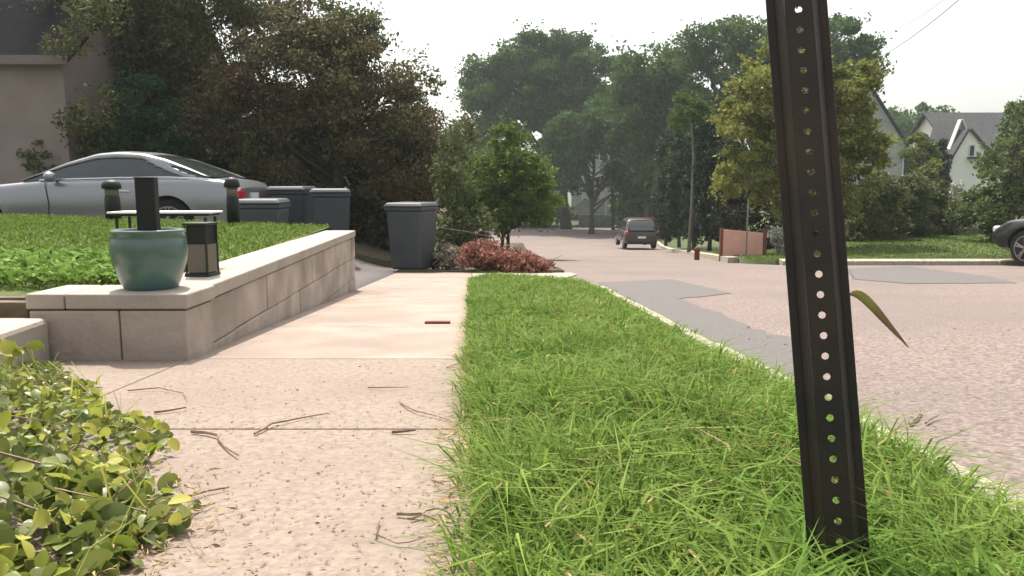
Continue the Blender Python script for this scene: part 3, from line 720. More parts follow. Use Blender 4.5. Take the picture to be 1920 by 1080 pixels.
def suv(loc, rz, label, paint, name='parked_car', group=None):
    belt = [(0, .78), (.05, .98), (.3, 1.04), (2.9, 1.02), (3.4, 1.0), (4.1, .9), (4.5, .72), (4.65, .5)]
    roof = [(.06, 1.04), (.3, 1.4), (.5, 1.62), (.9, 1.68), (2.2, 1.68), (2.6, 1.6), (3.1, 1.28), (3.5, 1.0)]
    rt, hwf = car(loc, rz, label, 4.65, 1.86, belt, roof, paint, (.9, 3.65), .36, .42, 2.55, [(.15, .55, .3), (1.45, 1.55, 0), (2.45, 2.55, .1)], zbot=.28, name=name, group=group)
    for s in (-1, 1):
        bm = bmesh.new(); box(bm, -.02, .2, s * .80 - .08, s * .80 + .08, .82, 1.0); bobj('taillight', bm, M['red'], rt, bevel=.03)
        bm = bmesh.new(); box(bm, 4.3, 4.56, s * .62 - .15, s * .62 + .15, .62, .76); bobj('headlight', bm, M['plate'], rt, bevel=.04)
        bm = bmesh.new(); bmesh.ops.create_uvsphere(bm, u_segments=12, v_segments=7, radius=1); bmesh.ops.scale(bm, verts=bm.verts, vec=(.08, .13, .09)); bmesh.ops.translate(bm, verts=bm.verts, vec=(2.9, s * 1.02, 1.1)); bobj('mirror', bm, M[paint], rt, smooth=True)
    bm = bmesh.new(); box(bm, -.03, .02, -.22, .22, .62, .74); bobj('number_plate', bm, M['plate'], rt)
    bm = bmesh.new(); box(bm, -.06, .1, -.82, .82, .34, .50); bobj('bumper', bm, M['black'], rt, bevel=.03)
    return rt
p = G(1195, 470); sd = P(1203, 470, 42)
hd = R(90)
suv((sd.x, 42, H(42)), hd, 'dark maroon brown SUV parked with its back to us at the far kerb', 'maroon')
p2 = P(1213, 440, 60); suv((p2.x + .2, 57, H(57)), hd, 'reddish car showing above the maroon brown SUV roof', 'redcar')
# car at the right frame edge, nose to the left
q = P(1944, 460, 15.0); ang = R(106)
wc = Vector((3.65, .80, 0)); wc.rotate(Euler((0, 0, ang)))          # front left wheel, local
suv((q.x - wc.x, 15.2 - wc.y, H(15.2)), ang, 'dark glossy SUV at the right edge of the picture, one alloy wheel showing', 'darkcar')

# ================================================================== BINS
def wheelie(px, ptop, Y, rz, label, m, wd=.60, hgt=1.05, lidopen=0, dep=.68):
    t = P(px, ptop, Y); g0 = t.z - hgt
    rt = empty('wheeled_bin', (t.x, Y, g0), rz, label, 'bin', 'wheeled refuse bins by the driveway')
    a, b = wd * .40, dep * .38; A, B = wd * .5, dep * .5; zh = hgt - .07
    bm = bmesh.new()
    hexa(bm, [(-a, -b, .06), (a, -b, .06), (a, b, .06), (-a, b, .06)], [(-A + .015, -B + .015, zh - .06), (A - .015, -B + .015, zh - .06), (A - .015, B - .015, zh - .06), (-A + .015, B - .015, zh - .06)])
    bobj('body', bm, M[m], rt, bevel=.035)
    bm = bmesh.new(); box(bm, -A, A, -B, B, zh - .06, zh); bobj('rim', bm, M[m], rt, bevel=.015)
    bm = bmesh.new()
    rot = Matrix.Rotation(R(lidopen), 3, 'X')
    hexa(bm, [(-A - .01, -B - .03, zh + .004), (A + .01, -B - .03, zh + .004), (A + .01, B + .01, zh + .004), (-A - .01, B + .01, zh + .004)], [(-A + .03, -B + .02, zh + .065), (A - .03, -B + .02, zh + .065), (A - .03, B - .03, zh + .07), (-A + .03, B - .03, zh + .07)])
    bobj('lid', bm, M[m], rt, bevel=.02)
    bm = bmesh.new(); tube(bm, [(-A * .8, B + .05, zh - .01), (A * .8, B + .05, zh - .01)], .016, 8)
    for s in (-1, 1): tube(bm, [(s * A * .75, B - .02, zh - .02), (s * A * .75, B + .05, zh - .01)], .014, 6)
    bobj('handle', bm, M['black'], rt)
    for s in (-1, 1):
        bm = bmesh.new(); lathe(bm, [(.11, -.025), (.12, -.015), (.12, .015), (.11, .025)], 20); bmesh.ops.rotate(bm, verts=bm.verts, matrix=Matrix.Rotation(R(90), 3, 'Y'))
        o = bobj('wheel', bm, M['tyre'], rt); o.location = (s * (a + .035), b - .02, .12)
    return rt
wheelie(772, 379, 12.35, R(-20), 'tall dark grey wheeled bin standing nearest the sidewalk end', 'bin', wd=.66, hgt=1.12, dep=.62)
wheelie(620, 353, 12.2, R(10), 'blue grey wheeled bin showing its lid behind the wall end', 'binblue', wd=.60, hgt=1.05)
wheelie(548, 349, 12.7, R(-4), 'dark blue wheeled bin in shade right of the silver car', 'binblue', wd=.62, hgt=1.0)
wheelie(492, 372, 10.7, R(4), 'low dark bin between the silver car tail and the lawn', 'bin', wd=.62, hgt=.75)

# ================================================================== BRUSH PILES
def pile(name, label, ells, ncl, nl, rc, size, lm, Y, nstick, aspect=.5, cat='brush pile', sm_='twig'):
    b = ells[0][0]; base = (b.x, b.y, H(b.y) + .02)
    rt = empty(name, base, 0, label, cat)
    cen, cc = clumps(ells, ncl, nl, rc, .2); cen = cen[cen[:, 2] > H(Y) + .03]
    mobj('leaves', leaf_mesh('leaves', cen - np.array(base), size, aspect), M[lm], rt)
    bm = bmesh.new()
    for k in range(nstick):
        c = Vector(cc[rng.integers(0, len(cc))]) - Vector(base); d = Vector(rand_dirs(1)[0]); d.z = abs(d.z) * .7; d.x = d.x + .4; d.normalize(); l = rng.uniform(.2, .5)
        tube(bm, [c - d * l * .4, c + d * l * .2 + Vector((0, 0, .02)), c + d * l * .7], [.009, .007, .003], 4)
    bobj('branches', bm, M[sm_], rt)
    return rt
pile('brush_pile', 'heap of dried russet branches at the end of the verge', [ell(905, 480, 42, 28, 12, .45), ell(955, 492, 60, 22, 11.9, .45), ell(1010, 498, 42, 17, 11.9, .4)], 130, 5200, .13, .062, 'L_red', 12, 60)
pile('brush_pile', 'greyish withered clippings between the tall bin and the russet heap', [ell(840, 482, 24, 24, 12.3, .35), ell(850, 498, 26, 12, 12.2, .35)], 40, 1100, .11, .06, 'L_grey', 12.3, 22)
bm = bmesh.new(); tube(bm, [P(822, 428, 12.6), P(870, 434, 12.5), P(925, 446, 12.3), P(935, 476, 12.2)], [.022, .018, .014, .008], 6)
tube(bm, [P(862, 433, 12.5), P(840, 470, 12.4)], [.012, .01], 5)
tag(bobj('fallen_branch', bm, M['bark']), 'bare dark branch arching over the brush heaps', 'branch')

# ================================================================== FOREGROUND SHRUB
rt = empty('trailing_shrub', (-1.35, 1.4, H(1.4) + .02), 0, 'broad leaved trailing shrub spilling over the sidewalk at lower left', 'shrub')
bs = np.array(rt.location)
SHY = [.3, 1.05, 1.21, 1.42, 1.67, 1.85, 2.08, 2.45, 2.98, 3.3]; SHX = [-.40, -.56, -.60, -.72, -.80, -.92, -1.12, -1.42, -1.84, -2.2]
def xlim(y): return float(np.interp(y, SHY, SHX)) + .02 + .03 * math.sin(y * 11)
def topz(x, y):      # mound profile
    t = sm((xlim(y) - x) / .6); return H(y) + .02 + .27 * t * (1 - .55 * sm((y - 1.5) / 1.2))
n = 21000
xy = np.stack([rng.uniform(-2.6, -.42, n), rng.uniform(.45, 2.9, n)], 1)
xy = xy[np.array([a < xlim(b) for a, b in xy + rng.normal(size=xy.shape) * .02])]
z = np.array([topz(a, b) for a, b in xy]); gz_ = np.array([H(b) + .025 for a, b in xy])
lump = .5 + .5 * np.sin(xy[:, 0] * 9 + 2 * np.sin(xy[:, 1] * 6)) * np.sin(xy[:, 1] * 8 + 1)
z = gz_ + (z - gz_) * (.25 + .75 * rng.random(len(z)) ** .55) * (.7 + .45 * lump) + .012
def leaf6(name, cen, size, aspect, m, parent):
    n = len(cen); a = rand_dirs(n); a[:, 2] *= .8; a /= np.linalg.norm(a, axis=1)[:, None]
    up = rand_dirs(n) * .95 + np.array([0, -.2, .8]); b = np.cross(up, a); b /= np.linalg.norm(b, axis=1)[:, None]; nn = np.cross(a, b)
    s = (size * (.6 + .8 * rng.random(n)))[:, None]
    ts = [0, .12, .3, .5, .7, .88, 1]; ws = [0, .6, .95, 1, .8, .4, 0]; rows = []
    curl = (rng.random(n) * .35)[:, None]
    for t, w_ in zip(ts, ws):
        c = cen + a * s * (t - .5) - nn * s * curl * (t - .4) ** 2
        e = nn * s * .07 * w_
        rows += [c + b * s * aspect * .5 * w_ + e, c, c - b * s * aspect * .5 * w_ + e]
    V = np.stack(rows, 1).reshape(-1, 3); q = np.arange(n)[:, None] * 21; T = []
    for k in range(6):
        o_ = k * 3
        T += [q + [o_, o_ + 1, o_ + 4], q + [o_, o_ + 4, o_ + 3], q + [o_ + 1, o_ + 2, o_ + 5], q + [o_ + 1, o_ + 5, o_ + 4]]
    return mobj(name, npmesh(name, V, np.concatenate(T, 0), 3), m, parent, smooth=True)
cen = np.stack([xy[:, 0], xy[:, 1], z], 1) - bs
fr_ = xy[:, 1] < 1.45
leaf6('leaves', cen[fr_], .034, .66, M['L_fore'], rt)
leaf6('leaves', cen[~fr_], .027, .6, M['L_fore'], rt)
ys__ = (rng.random(len(cen)) < .12) & (xy[:, 0] > -1.4)
nb = (xy[:, 1] < 1.35) & (rng.random(len(cen)) < .10)
leaf6('broad_leaves', cen[nb] + np.array([0, 0, .012]), .050, .7, M['L_fore'], rt)
lf = leaf6('yellow_leaves', cen[ys__] + np.array([.01, 0, .012]), .034, .6, M['L_foreY'], rt)
bm = bmesh.new()
for k in range(170):
    i = rng.integers(0, len(cen)); c = Vector(cen[i]); d = Vector((rng.normal() * .6 + .5, rng.normal() * .5, rng.uniform(-.1, .35))).normalized(); l = rng.uniform(.08, .26)
    tube(bm, [c - d * l * .6, c + Vector((0, 0, .02)), c + d * l * .5 - Vector((0, 0, .01))], [.0028, .0022, .001], 4)
bobj('stems', bm, M['twig'], rt)
gx = xy[rng.integers(0, len(xy), 420)]
gb_ = blades('shoots', gx - bs[:2], np.array([H(b) + .05 for a, b in gx]) - bs[2], .12, .0028, 1.5, M['L_foreY'], parent=rt)
# upright sprig by the step
c0 = P(60, 735, 2.35); bm = bmesh.new()
tube(bm, [c0 - Vector((0, 0, .1)), P(70, 690, 2.35), P(45, 650, 2.35), P(20, 660, 2.35)], [.004, .004, .003, .002], 5)
tube(bm, [P(45, 650, 2.35), P(80, 650, 2.36), P(85, 660, 2.36)], [.003, .003, .001], 5)
bmesh.ops.translate(bm, verts=bm.verts, vec=-Vector(bs)); bobj('sprig', bm, M['L_foreY'], rt)
lc = np.array([tuple(P(22, 660, 2.35)), tuple(P(18, 672, 2.34)), tuple(P(30, 652, 2.36)), tuple(P(66, 648, 2.35)), tuple(P(12, 650, 2.33))]); leaf6('sprig_leaves', lc - bs, .055, .7, M['L_foreY'], rt)
# dry clippings beside it
n = 800
xy = np.stack([rng.normal(-.01, .065, n), rng.uniform(.75, 1.6, n)], 1); xy[:, 0] += np.array([xlim(v) for v in xy[:, 1]])
cz = np.stack([xy[:, 0], xy[:, 1], np.array([H(b) for a, b in xy]) + .024 + .03 * rng.random(n) ** 2], 1)
tag(mobj('dry_clippings', leaf_mesh('dry_clippings', cz, .018, .16, .6), M['L_dry']), 'straw coloured dry clippings scattered at the shrub edge', 'clippings', kind='stuff')
n = 4200
xy = scatter(n, .75, 3.0, lambda y: xsL(y) + .1, xsR, 1.8); 
cz = np.stack([xy[:, 0], xy[:, 1], np.array([H(b) for a, b in xy]) + .0225], 1)
tag(mobj('sidewalk_litter', leaf_mesh('sidewalk_litter', cz, .0085, .35, .95, fold=.05), M['twig']), 'tiny dry plant bits scattered over the sidewalk', 'litter', kind='stuff')
n = 1200
xy = np.stack([rng.normal(.0, .025, n), rng.uniform(.7, 5, n)], 1); xy[:, 0] += -.052 * xy[:, 1] - .03
cz = np.stack([xy[:, 0], xy[:, 1], np.array([H(b) for a, b in xy]) + .026 + .006 * rng.random(n)], 1)
tag(mobj('dry_edge_grass', leaf_mesh('dry_edge_grass', cz, .028, .12, .9, fold=.03), M['L_dry']), 'dry cut grass lying along the sidewalk edge of the verge', 'grass clippings', kind='stuff')
n = 900
xy = np.stack([rng.uniform(1.1, 3.6, n), rng.uniform(1.2, 4.5, n)], 1)
cz = np.stack([xy[:, 0], xy[:, 1], np.array([H(b) for a, b in xy]) + .006], 1)
tag(mobj('road_litter', leaf_mesh('road_litter', cz, .02, .3, .95, fold=.04), M['twig']), 'bits of dry leaf and grit lying on the road', 'litter', kind='stuff')

# twigs on the sidewalk and road
def twig(pts, label, r=.0028, lift=.026, m='twig', name='twig', surf=True):
    bm = bmesh.new(); q = []
    for i, a in enumerate(pts):
        g_ = G(*a); q.append((g_.x, g_.y, H(g_.y) + lift + (.004 if i % 2 else 0)))
    q2 = []
    for a, b in zip(q, q[1:]):
        a, b = Vector(a), Vector(b); q2.append(a); q2.append(a.lerp(b, .5) + Vector((rng.normal() * .003, rng.normal() * .006, 0)))
    q2.append(Vector(q[-1])); n = len(q2)
    tube(bm, q2, [r * (1.2 - .8 * i / n) for i in range(n)], 5)
    tag(bobj(name, bm, M[m]), label, 'twig', 'dry twigs lying on the sidewalk')
twig([(360, 828), (410, 838), (420, 855), (448, 878)], 'dark crooked twig hooked below the slab joint', .0035)
twig([(478, 832), (510, 815), (570, 800), (618, 795)], 'thin curving twig lying just above the slab joint')
twig([(240, 747), (300, 744), (345, 752), (352, 765)], 'faint arched stem above the short straight twig', .0018)
twig([(290, 790), (350, 783)], 'short straight twig left of the sidewalk middle', .003)
twig([(750, 770), (780, 790), (845, 806)], 'curved pale stem near the grass edge', .0022)
twig([(300, 970), (360, 958), (430, 938)], 'long straight twig pointing out of the dry clippings', .0032)
twig([(330, 990), (380, 978), (405, 968)], 'shorter twig just below the long straight twig', .002)
twig([(745, 990), (790, 994), (845, 1008), (868, 1020)], 'forked twig at the lower right of the sidewalk', .0026)
twig([(770, 1000), (800, 988), (840, 985)], 'second small twig crossing the forked twig', .002)
twig([(712, 1005), (706, 1035), (745, 1048), (800, 1040)], 'looped dry stem near the bottom of the sidewalk', .0014)
twig([(690, 741), (730, 743), (768, 740)], 'thin stem in the middle of the second slab', .0018)
twig([(838, 702), (868, 692)], 'small twig touching the grass two slabs up', .0022)
twig([(735, 829), (780, 828)], 'stub of twig lodged in the slab joint', .0035)
twig([(860, 1025), (885, 1034)], 'dark stub at the corner of grass and sidewalk', .005)
twig([(1705, 800), (1725, 778)], 'dark twig lying on the road right of the post', .004, .008)
twig([(1735, 798), (1760, 786)], 'smaller twig on the road beside the dark one', .003, .008)
bm = bmesh.new(); a = G(797, 613); b = G(845, 612); box(bm, a.x, b.x, a.y - .02, a.y + .02, H(a.y) + .0205, H(a.y) + .034)
tag(bobj('iron_cover', bm, M['rust'], bevel=.002), 'small dark rectangular iron lid set in the sidewalk', 'iron cover')

# ================================================================== TREES
def Zb(px, Y, z): p = P(px, 400, Y); return (p.x, Y, z)
# big dark trees on the left
plant('leafy_tree', 'dark leafy tree rising out of the frame beside the tan house', 'tree', Zb(250, 17.5, -.4),
      [ell(240, 60, 130, 130, 17.5, 1.6), ell(330, -60, 170, 120, 17.5, 1.8), ell(200, 200, 80, 110, 17, 1.2), ell(420, 60, 110, 110, 17.5, 1.6), ell(330, 210, 120, 120, 17.8, 1.4), ell(170, -30, 70, 90, 17.2, 1.), ell(150, 130, 45, 110, 14.3, .4), ell(165, 230, 40, 80, 14.4, .4), ell(160, 20, 50, 60, 14.3, .4)],
      260, 80000, .5, .075, 'L_dark', trunk_r=.2, limbs=30, jag=.03, shell=.35)
plant('leafy_tree', 'dark bronze green tree with an arching ragged top above the bins', 'tree', Zb(640, 16.5, -.5),
      [ell(560, 140, 130, 100, 16.5, 1.4), ell(690, 200, 120, 110, 16.4, 1.3), ell(770, 270, 72, 120, 16.2, 1.1), ell(480, 220, 110, 100, 16.2, 1.2), ell(620, 280, 180, 120, 16.6, 1.4), ell(640, 80, 60, 50, 16.5, .7), ell(560, 60, 60, 50, 16.6, .7)],
      280, 84000, .42, .07, 'L_darkwarm', trunk_r=.17, limbs=34, jag=.05, shell=.35,
      extra=('bronze_leaves', [ell(460, 165, 38, 32, 15.0, .3)], 14, 700, .2, .085, 'L_bronze'))
bm = None
# wispy top sprays
plant('leafy_tree', 'slim pale leaved sprays standing against the sky above the bronze tree', 'tree', Zb(660, 16.9, -.5),
      [ell(600, 40, 40, 36, 16.8, .5), ell(670, 34, 42, 30, 16.8, .4), ell(700, 70, 26, 44, 16.8, .4), ell(640, 90, 60, 40, 16.8, .5), ell(790, 160, 30, 36, 16.6, .4)],
      70, 4200, .2, .08, 'L_shrub', trunk_r=.07, limbs=50, jag=.1)
plant('young_evergreen', 'deep green young evergreen in the shade behind the silver car', 'tree', Zb(270, 15.5, -.35),
      [ell(270, 205, 60, 60, 15.2, .5), ell(250, 260, 90, 50, 15.2, .6)], 60, 6500, .25, .075, 'L_pine', trunk_r=.07)
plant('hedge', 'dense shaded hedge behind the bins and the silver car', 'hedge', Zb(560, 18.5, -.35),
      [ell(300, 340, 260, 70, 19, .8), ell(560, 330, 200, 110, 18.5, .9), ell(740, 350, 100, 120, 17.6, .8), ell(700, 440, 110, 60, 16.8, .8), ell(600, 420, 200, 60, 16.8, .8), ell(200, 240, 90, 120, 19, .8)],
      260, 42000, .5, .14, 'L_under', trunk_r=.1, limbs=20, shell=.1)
plant('corner_shrub', 'brownish leafy shrub against the tan house wall', 'shrub', Zb(105, 14.6, -.35),
      [ell(88, 295, 42, 34, 14.6, .35), ell(125, 240, 22, 90, 15, .35)], 34, 2600, .17, .07, 'L_shrub', trunk_r=.03, crown='foliage', trunkname='stem')
plant('loose_shrub', 'loose light leaved shrub right of the tall bin', 'shrub', Zb(850, 14.2, H(14.2) + .05),
      [ell(855, 350, 36, 70, 14.4, .5), ell(875, 420, 44, 50, 14.2, .5), ell(845, 290, 24, 50, 14.6, .4), ell(845, 440, 30, 40, 13.9, .4)], 110, 8000, .19, .065, 'L_shrub', trunk_r=.035, jag=.06, crown='foliage', trunkname='stem')
plant('leafy_bush', 'dull green bush between the bronze tree and the small green tree', 'shrub', Zb(875, 24, -1.2),
      [ell(875, 290, 46, 60, 24, .9), ell(880, 360, 54, 70, 24, .9)], 60, 7000, .4, .12, 'L_hedge', trunk_r=.06, crown='foliage', trunkname='stem')
plant('small_tree', 'small bright green tree with twin trunks behind the brush heap', 'tree', Zb(947, 21, -1.42),
      [ell(950, 385, 82, 44, 21, .9), ell(925, 330, 62, 48, 21, .8), ell(990, 340, 42, 44, 21, .7), ell(960, 290, 48, 42, 21, .6), ell(945, 258, 28, 24, 21, .4), ell(1010, 385, 38, 34, 21, .6), ell(900, 380, 44, 44, 21, .7), ell(955, 350, 80, 70, 21, .9)],
      240, 30000, .24, .085, 'L_green', trunk_r=.055, trunks=2, limbs=30, jag=.06)
# far oak
plant('oak_tree', 'tall rounded oak beyond the end of the street', 'tree', Zb(1062, 74, -3.5),
      [ell(1000, 150, 90, 80, 74, 4.5), ell(1060, 130, 80, 60, 74, 4), ell(920, 200, 60, 70, 74, 3.5), ell(900, 160, 40, 50, 74, 2.5), ell(1090, 200, 70, 60, 74, 4), ell(1010, 230, 110, 50, 75, 4), ell(1020, 95, 66, 34, 74, 3), ell(1115, 130, 34, 40, 74, 2), ell(940, 120, 44, 40, 74, 2.4)],
      260, 70000, 1.1, .33, 'L_far', trunk_r=.5, limbs=60, jag=.02, shell=.4)
plant('maple_tree', 'grey green maple leaning over the far crossing', 'tree', Zb(1110, 66, -3.5),
      [ell(1075, 262, 50, 44, 66, 2.5), ell(1130, 225, 40, 34, 66, 2.5), ell(1060, 310, 50, 50, 68, 2.5), ell(1190, 300, 50, 60, 68, 2.5), ell(1205, 330, 30, 30, 67, 1.5)],
      130, 22000, .9, .3, 'L_far', trunk_r=.22, limbs=30)
plant('tall_tree', 'tall feathery tree left of the columnar evergreens', 'tree', Zb(1215, 62, -3.5),
      [ell(1215, 150, 62, 60, 62, 3), ell(1200, 220, 60, 60, 62, 3), ell(1250, 180, 50, 80, 62, 3), ell(1230, 290, 60, 70, 62, 3), ell(1220, 370, 50, 40, 64, 2)],
      190, 42000, .95, .28, 'L_far2', trunk_r=.32, limbs=40, jag=.04)
plant('tall_tree', 'tallest tree in the group behind the sign post', 'tree', Zb(1400, 56, -2.2),
      [ell(1350, 80, 60, 44, 56, 3), ell(1420, 75, 70, 44, 56, 3), ell(1500, 90, 80, 60, 56, 3), ell(1570, 100, 60, 60, 56, 3), ell(1340, 160, 70, 80, 56, 3), ell(1450, 180, 120, 90, 57, 3), ell(1560, 170, 66, 70, 56, 3), ell(1310, 240, 50, 70, 56, 2.5), ell(1605, 140, 34, 60, 56, 2), ell(1300, 330, 70, 60, 56, 2.5)],
      270, 62000, .9, .27, 'L_far2', trunk_r=.4, limbs=50, jag=.02)
plant('far_woods', 'band of distant trees behind the white house', 'trees', Zb(1720, 95, -1),
      [ell(1680, 250, 50, 40, 95, 4), ell(1735, 232, 44, 40, 95, 4), ell(1765, 262, 50, 40, 95, 4), ell(1700, 300, 60, 50, 95, 4), ell(1850, 262, 90, 30, 100, 3)],
      110, 12000, 1.3, .5, 'L_far', trunk_r=.3, limbs=20)
# dark backdrop of trees closing the horizon at the end of the street
for (pxx, pyy, rx_p, ry_p, Yb, lab) in ((880, 330, 90, 70, 92, 'shadowy tree behind the small green tree'), (1030, 350, 90, 60, 100, 'shadowy tree behind the oak trunk'), (1130, 300, 70, 60, 96, 'shadowy tree behind the far house'), (1230, 350, 80, 70, 80, 'shadowy tree behind the parked SUV'), (960, 380, 110, 42, 78, 'low shadowy tree left of the oak trunk'), (1225, 388, 60, 34, 72, 'low shadowy tree just above the parked cars'), (1110, 255, 60, 40, 90, 'shadowy tree above the far house roof')):
    plant('shade_tree', lab, 'tree', Zb(pxx, Yb, H(Yb) - .1), [ell(pxx, pyy, rx_p, ry_p, Yb, 3), ell(pxx - 20, pyy - 30, rx_p * .6, ry_p * .7, Yb, 3)], 60, 9000, 1.6, .5, 'L_far', trunk_r=.3, limbs=14, shell=.2, group='shadowy trees beyond the street end')
# columnar evergreens
labs = ['leftmost columnar evergreen beside the parked SUV', 'second columnar evergreen from the parked SUV', 'third columnar evergreen from the parked SUV', 'columnar evergreen just left of the salmon board', 'columnar evergreen behind the salmon board']
for (pxx, top, Yc, wv), lab in zip([(1250, 240, 36, 20), (1275, 225, 33, 21), (1303, 215, 30, 22), (1332, 225, 27, 24), (1368, 240, 25, 28)], labs):
    zb = zright(kerbR(Yc) + 2, Yc); bp = Zb(pxx, Yc, zb); yb = 350 - (zb - EYE) / Yc * F
    cy_ = (top + yb) / 2; hh_ = (yb - top) / 2
    plant('columnar_evergreen', lab, 'tree', bp, [ell(pxx, cy_ + hh_ * .25, wv, hh_ * .7, Yc), ell(pxx, cy_ - hh_ * .35, wv * .75, hh_ * .6, Yc), ell(pxx, cy_ + hh_ * .6, wv * .95, hh_ * .38, Yc)], 90, 7500, .24, .13, 'L_ever', trunk_r=.07, limbs=8, group='columnar evergreens along the far street', shell=.5)
bm = bmesh.new(); zb = H(27.5) + .1; tb = P(1292, 460, 27.5); tube(bm, [(tb.x, 27.5, zb), (P(1296, 390, 27.5).x, 27.4, P(1296, 390, 27.5).z), (P(1302, 300, 27.5).x, 27.6, P(1302, 300, 27.5).z), (P(1300, 230, 27.5).x, 27.8, P(1300, 230, 27.5).z)], [.075, .06, .05, .03], 8)
rt = empty('bare_trunk', (0, 0, 0), 0, 'slender pale grey trunk in front of the columnar evergreens', 'tree'); bobj('trunk', bm, M['palebark'], rt, smooth=True)
cenb, _ = clumps([ell(1298, 215, 40, 40, 27.8, .8)], 26, 2600, .3, .3); mobj('crown', leaf_mesh('crown', cenb, .13, .5), M['L_far2'], rt)
# olive tree behind the post
plant('olive_gold_tree', 'olive gold leaved tree half hidden by the sign post', 'tree', Zb(1480, 20.5, zright(7.4, 20.5)),
      [ell(1400, 270, 70, 90, 20.5, 1), ell(1390, 330, 62, 40, 20.5, .9), ell(1420, 180, 60, 70, 20.5, .9), ell(1480, 160, 90, 80, 20.5, 1), ell(1500, 280, 110, 100, 20.5, 1.1), ell(1580, 210, 56, 80, 20.5, .9), ell(1600, 310, 52, 80, 20.5, .9), ell(1540, 380, 70, 40, 20.5, .9), ell(1465, 360, 50, 40, 20.5, .8), ell(1380, 220, 40, 34, 20.5, .6), ell(1600, 170, 40, 50, 20.5, .7), ell(1625, 260, 36, 60, 20.5, .7)],
      300, 46000, .26, .095, 'L_olive', 'palebark', trunk_r=.08, limbs=40, jag=.05)
# hedge and shrubs across the side street
hl = ['tall clipped hedge directly right of the sign post', 'middle section of brownish hedge across the side street', 'end section of brownish hedge nearest the white flowering bush']
for (pxx, pyy, rx_p, ry_p, Yc), lab in zip([(1640, 400, 55, 76, 22), (1700, 395, 46, 66, 23), (1752, 398, 34, 56, 24)], hl):
    plant('hedge_bush', lab, 'hedge', Zb(pxx, Yc, zright(9, Yc)), [ell(pxx, pyy, rx_p, ry_p, Yc, .8), ell(pxx, pyy + ry_p * .5, rx_p * 1.05, ry_p * .55, Yc, .9), ell(pxx, pyy - ry_p * .5, rx_p * .7, ry_p * .45, Yc, .6)], 90, 11000, .26, .10, 'L_hedge', trunk_r=.05, group='hedge across the side street', crown='foliage', trunkname='stem', shell=.4)
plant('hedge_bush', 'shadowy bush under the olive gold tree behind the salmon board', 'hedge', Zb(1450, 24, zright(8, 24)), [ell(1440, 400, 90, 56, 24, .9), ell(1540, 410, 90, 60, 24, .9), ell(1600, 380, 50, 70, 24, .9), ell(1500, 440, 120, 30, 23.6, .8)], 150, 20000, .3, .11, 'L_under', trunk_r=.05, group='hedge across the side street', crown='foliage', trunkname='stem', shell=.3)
plant('conifer', 'narrow dark conifer between the grey house and the white house', 'tree', Zb(1760, 40, -.3),
      [ell(1760, 370, 24, 50, 40, .7), ell(1760, 320, 18, 50, 40, .5), ell(1759, 275, 10, 30, 40, .3)], 80, 6000, .26, .16, 'L_ever', trunk_r=.1)
plant('yellow_bush', 'yellow green bush in front of the dark conifer', 'shrub', Zb(1735, 34, -.4), [ell(1738, 335, 24, 40, 34, .7), ell(1722, 290, 30, 34, 36, .7)], 50, 4500, .3, .15, 'L_yellow', trunk_r=.05, crown='foliage', trunkname='stem')
plant('flowering_bush', 'white flowering bush at the end of the hedge', 'shrub', Zb(1786, 24.5, zright(10, 24.5)), [ell(1785, 400, 18, 44, 24.5, .4), ell(1815, 425, 26, 22, 24.3, .4), ell(1790, 360, 16, 20, 24.5, .3)], 40, 2600, .17, .085, 'L_white', trunk_r=.03,
      extra=('leaves', [ell(1787, 400, 22, 50, 24.7, .4), ell(1815, 420, 28, 26, 24.6, .4)], 40, 2600, .2, .09, 'L_shrub'), crown='flowers', trunkname='stem')
plant('spreading_bush', 'large spreading bush behind the car at the right edge', 'shrub', Zb(1880, 21, zright(11, 21)),
      [ell(1890, 340, 74, 66, 21, 1.1), ell(1860, 388, 44, 46, 20.6, .8), ell(1930, 300, 64, 100, 21, 1.1), ell(1905, 400, 70, 50, 20.6, .9), ell(1826, 392, 28, 26, 21, .6)], 170, 17000, .27, .095, 'L_shrub', trunk_r=.07, jag=.05, crown='foliage', trunkname='stem')
plant('spreading_bush', 'green tree top at the right edge above the white house roof', 'tree', Zb(1935, 26, zright(16, 26)),
      [ell(1925, 250, 40, 50, 26, .8), ell(1918, 212, 30, 18, 26, .4)], 40, 3500, .22, .11, 'L_far', trunk_r=.08)

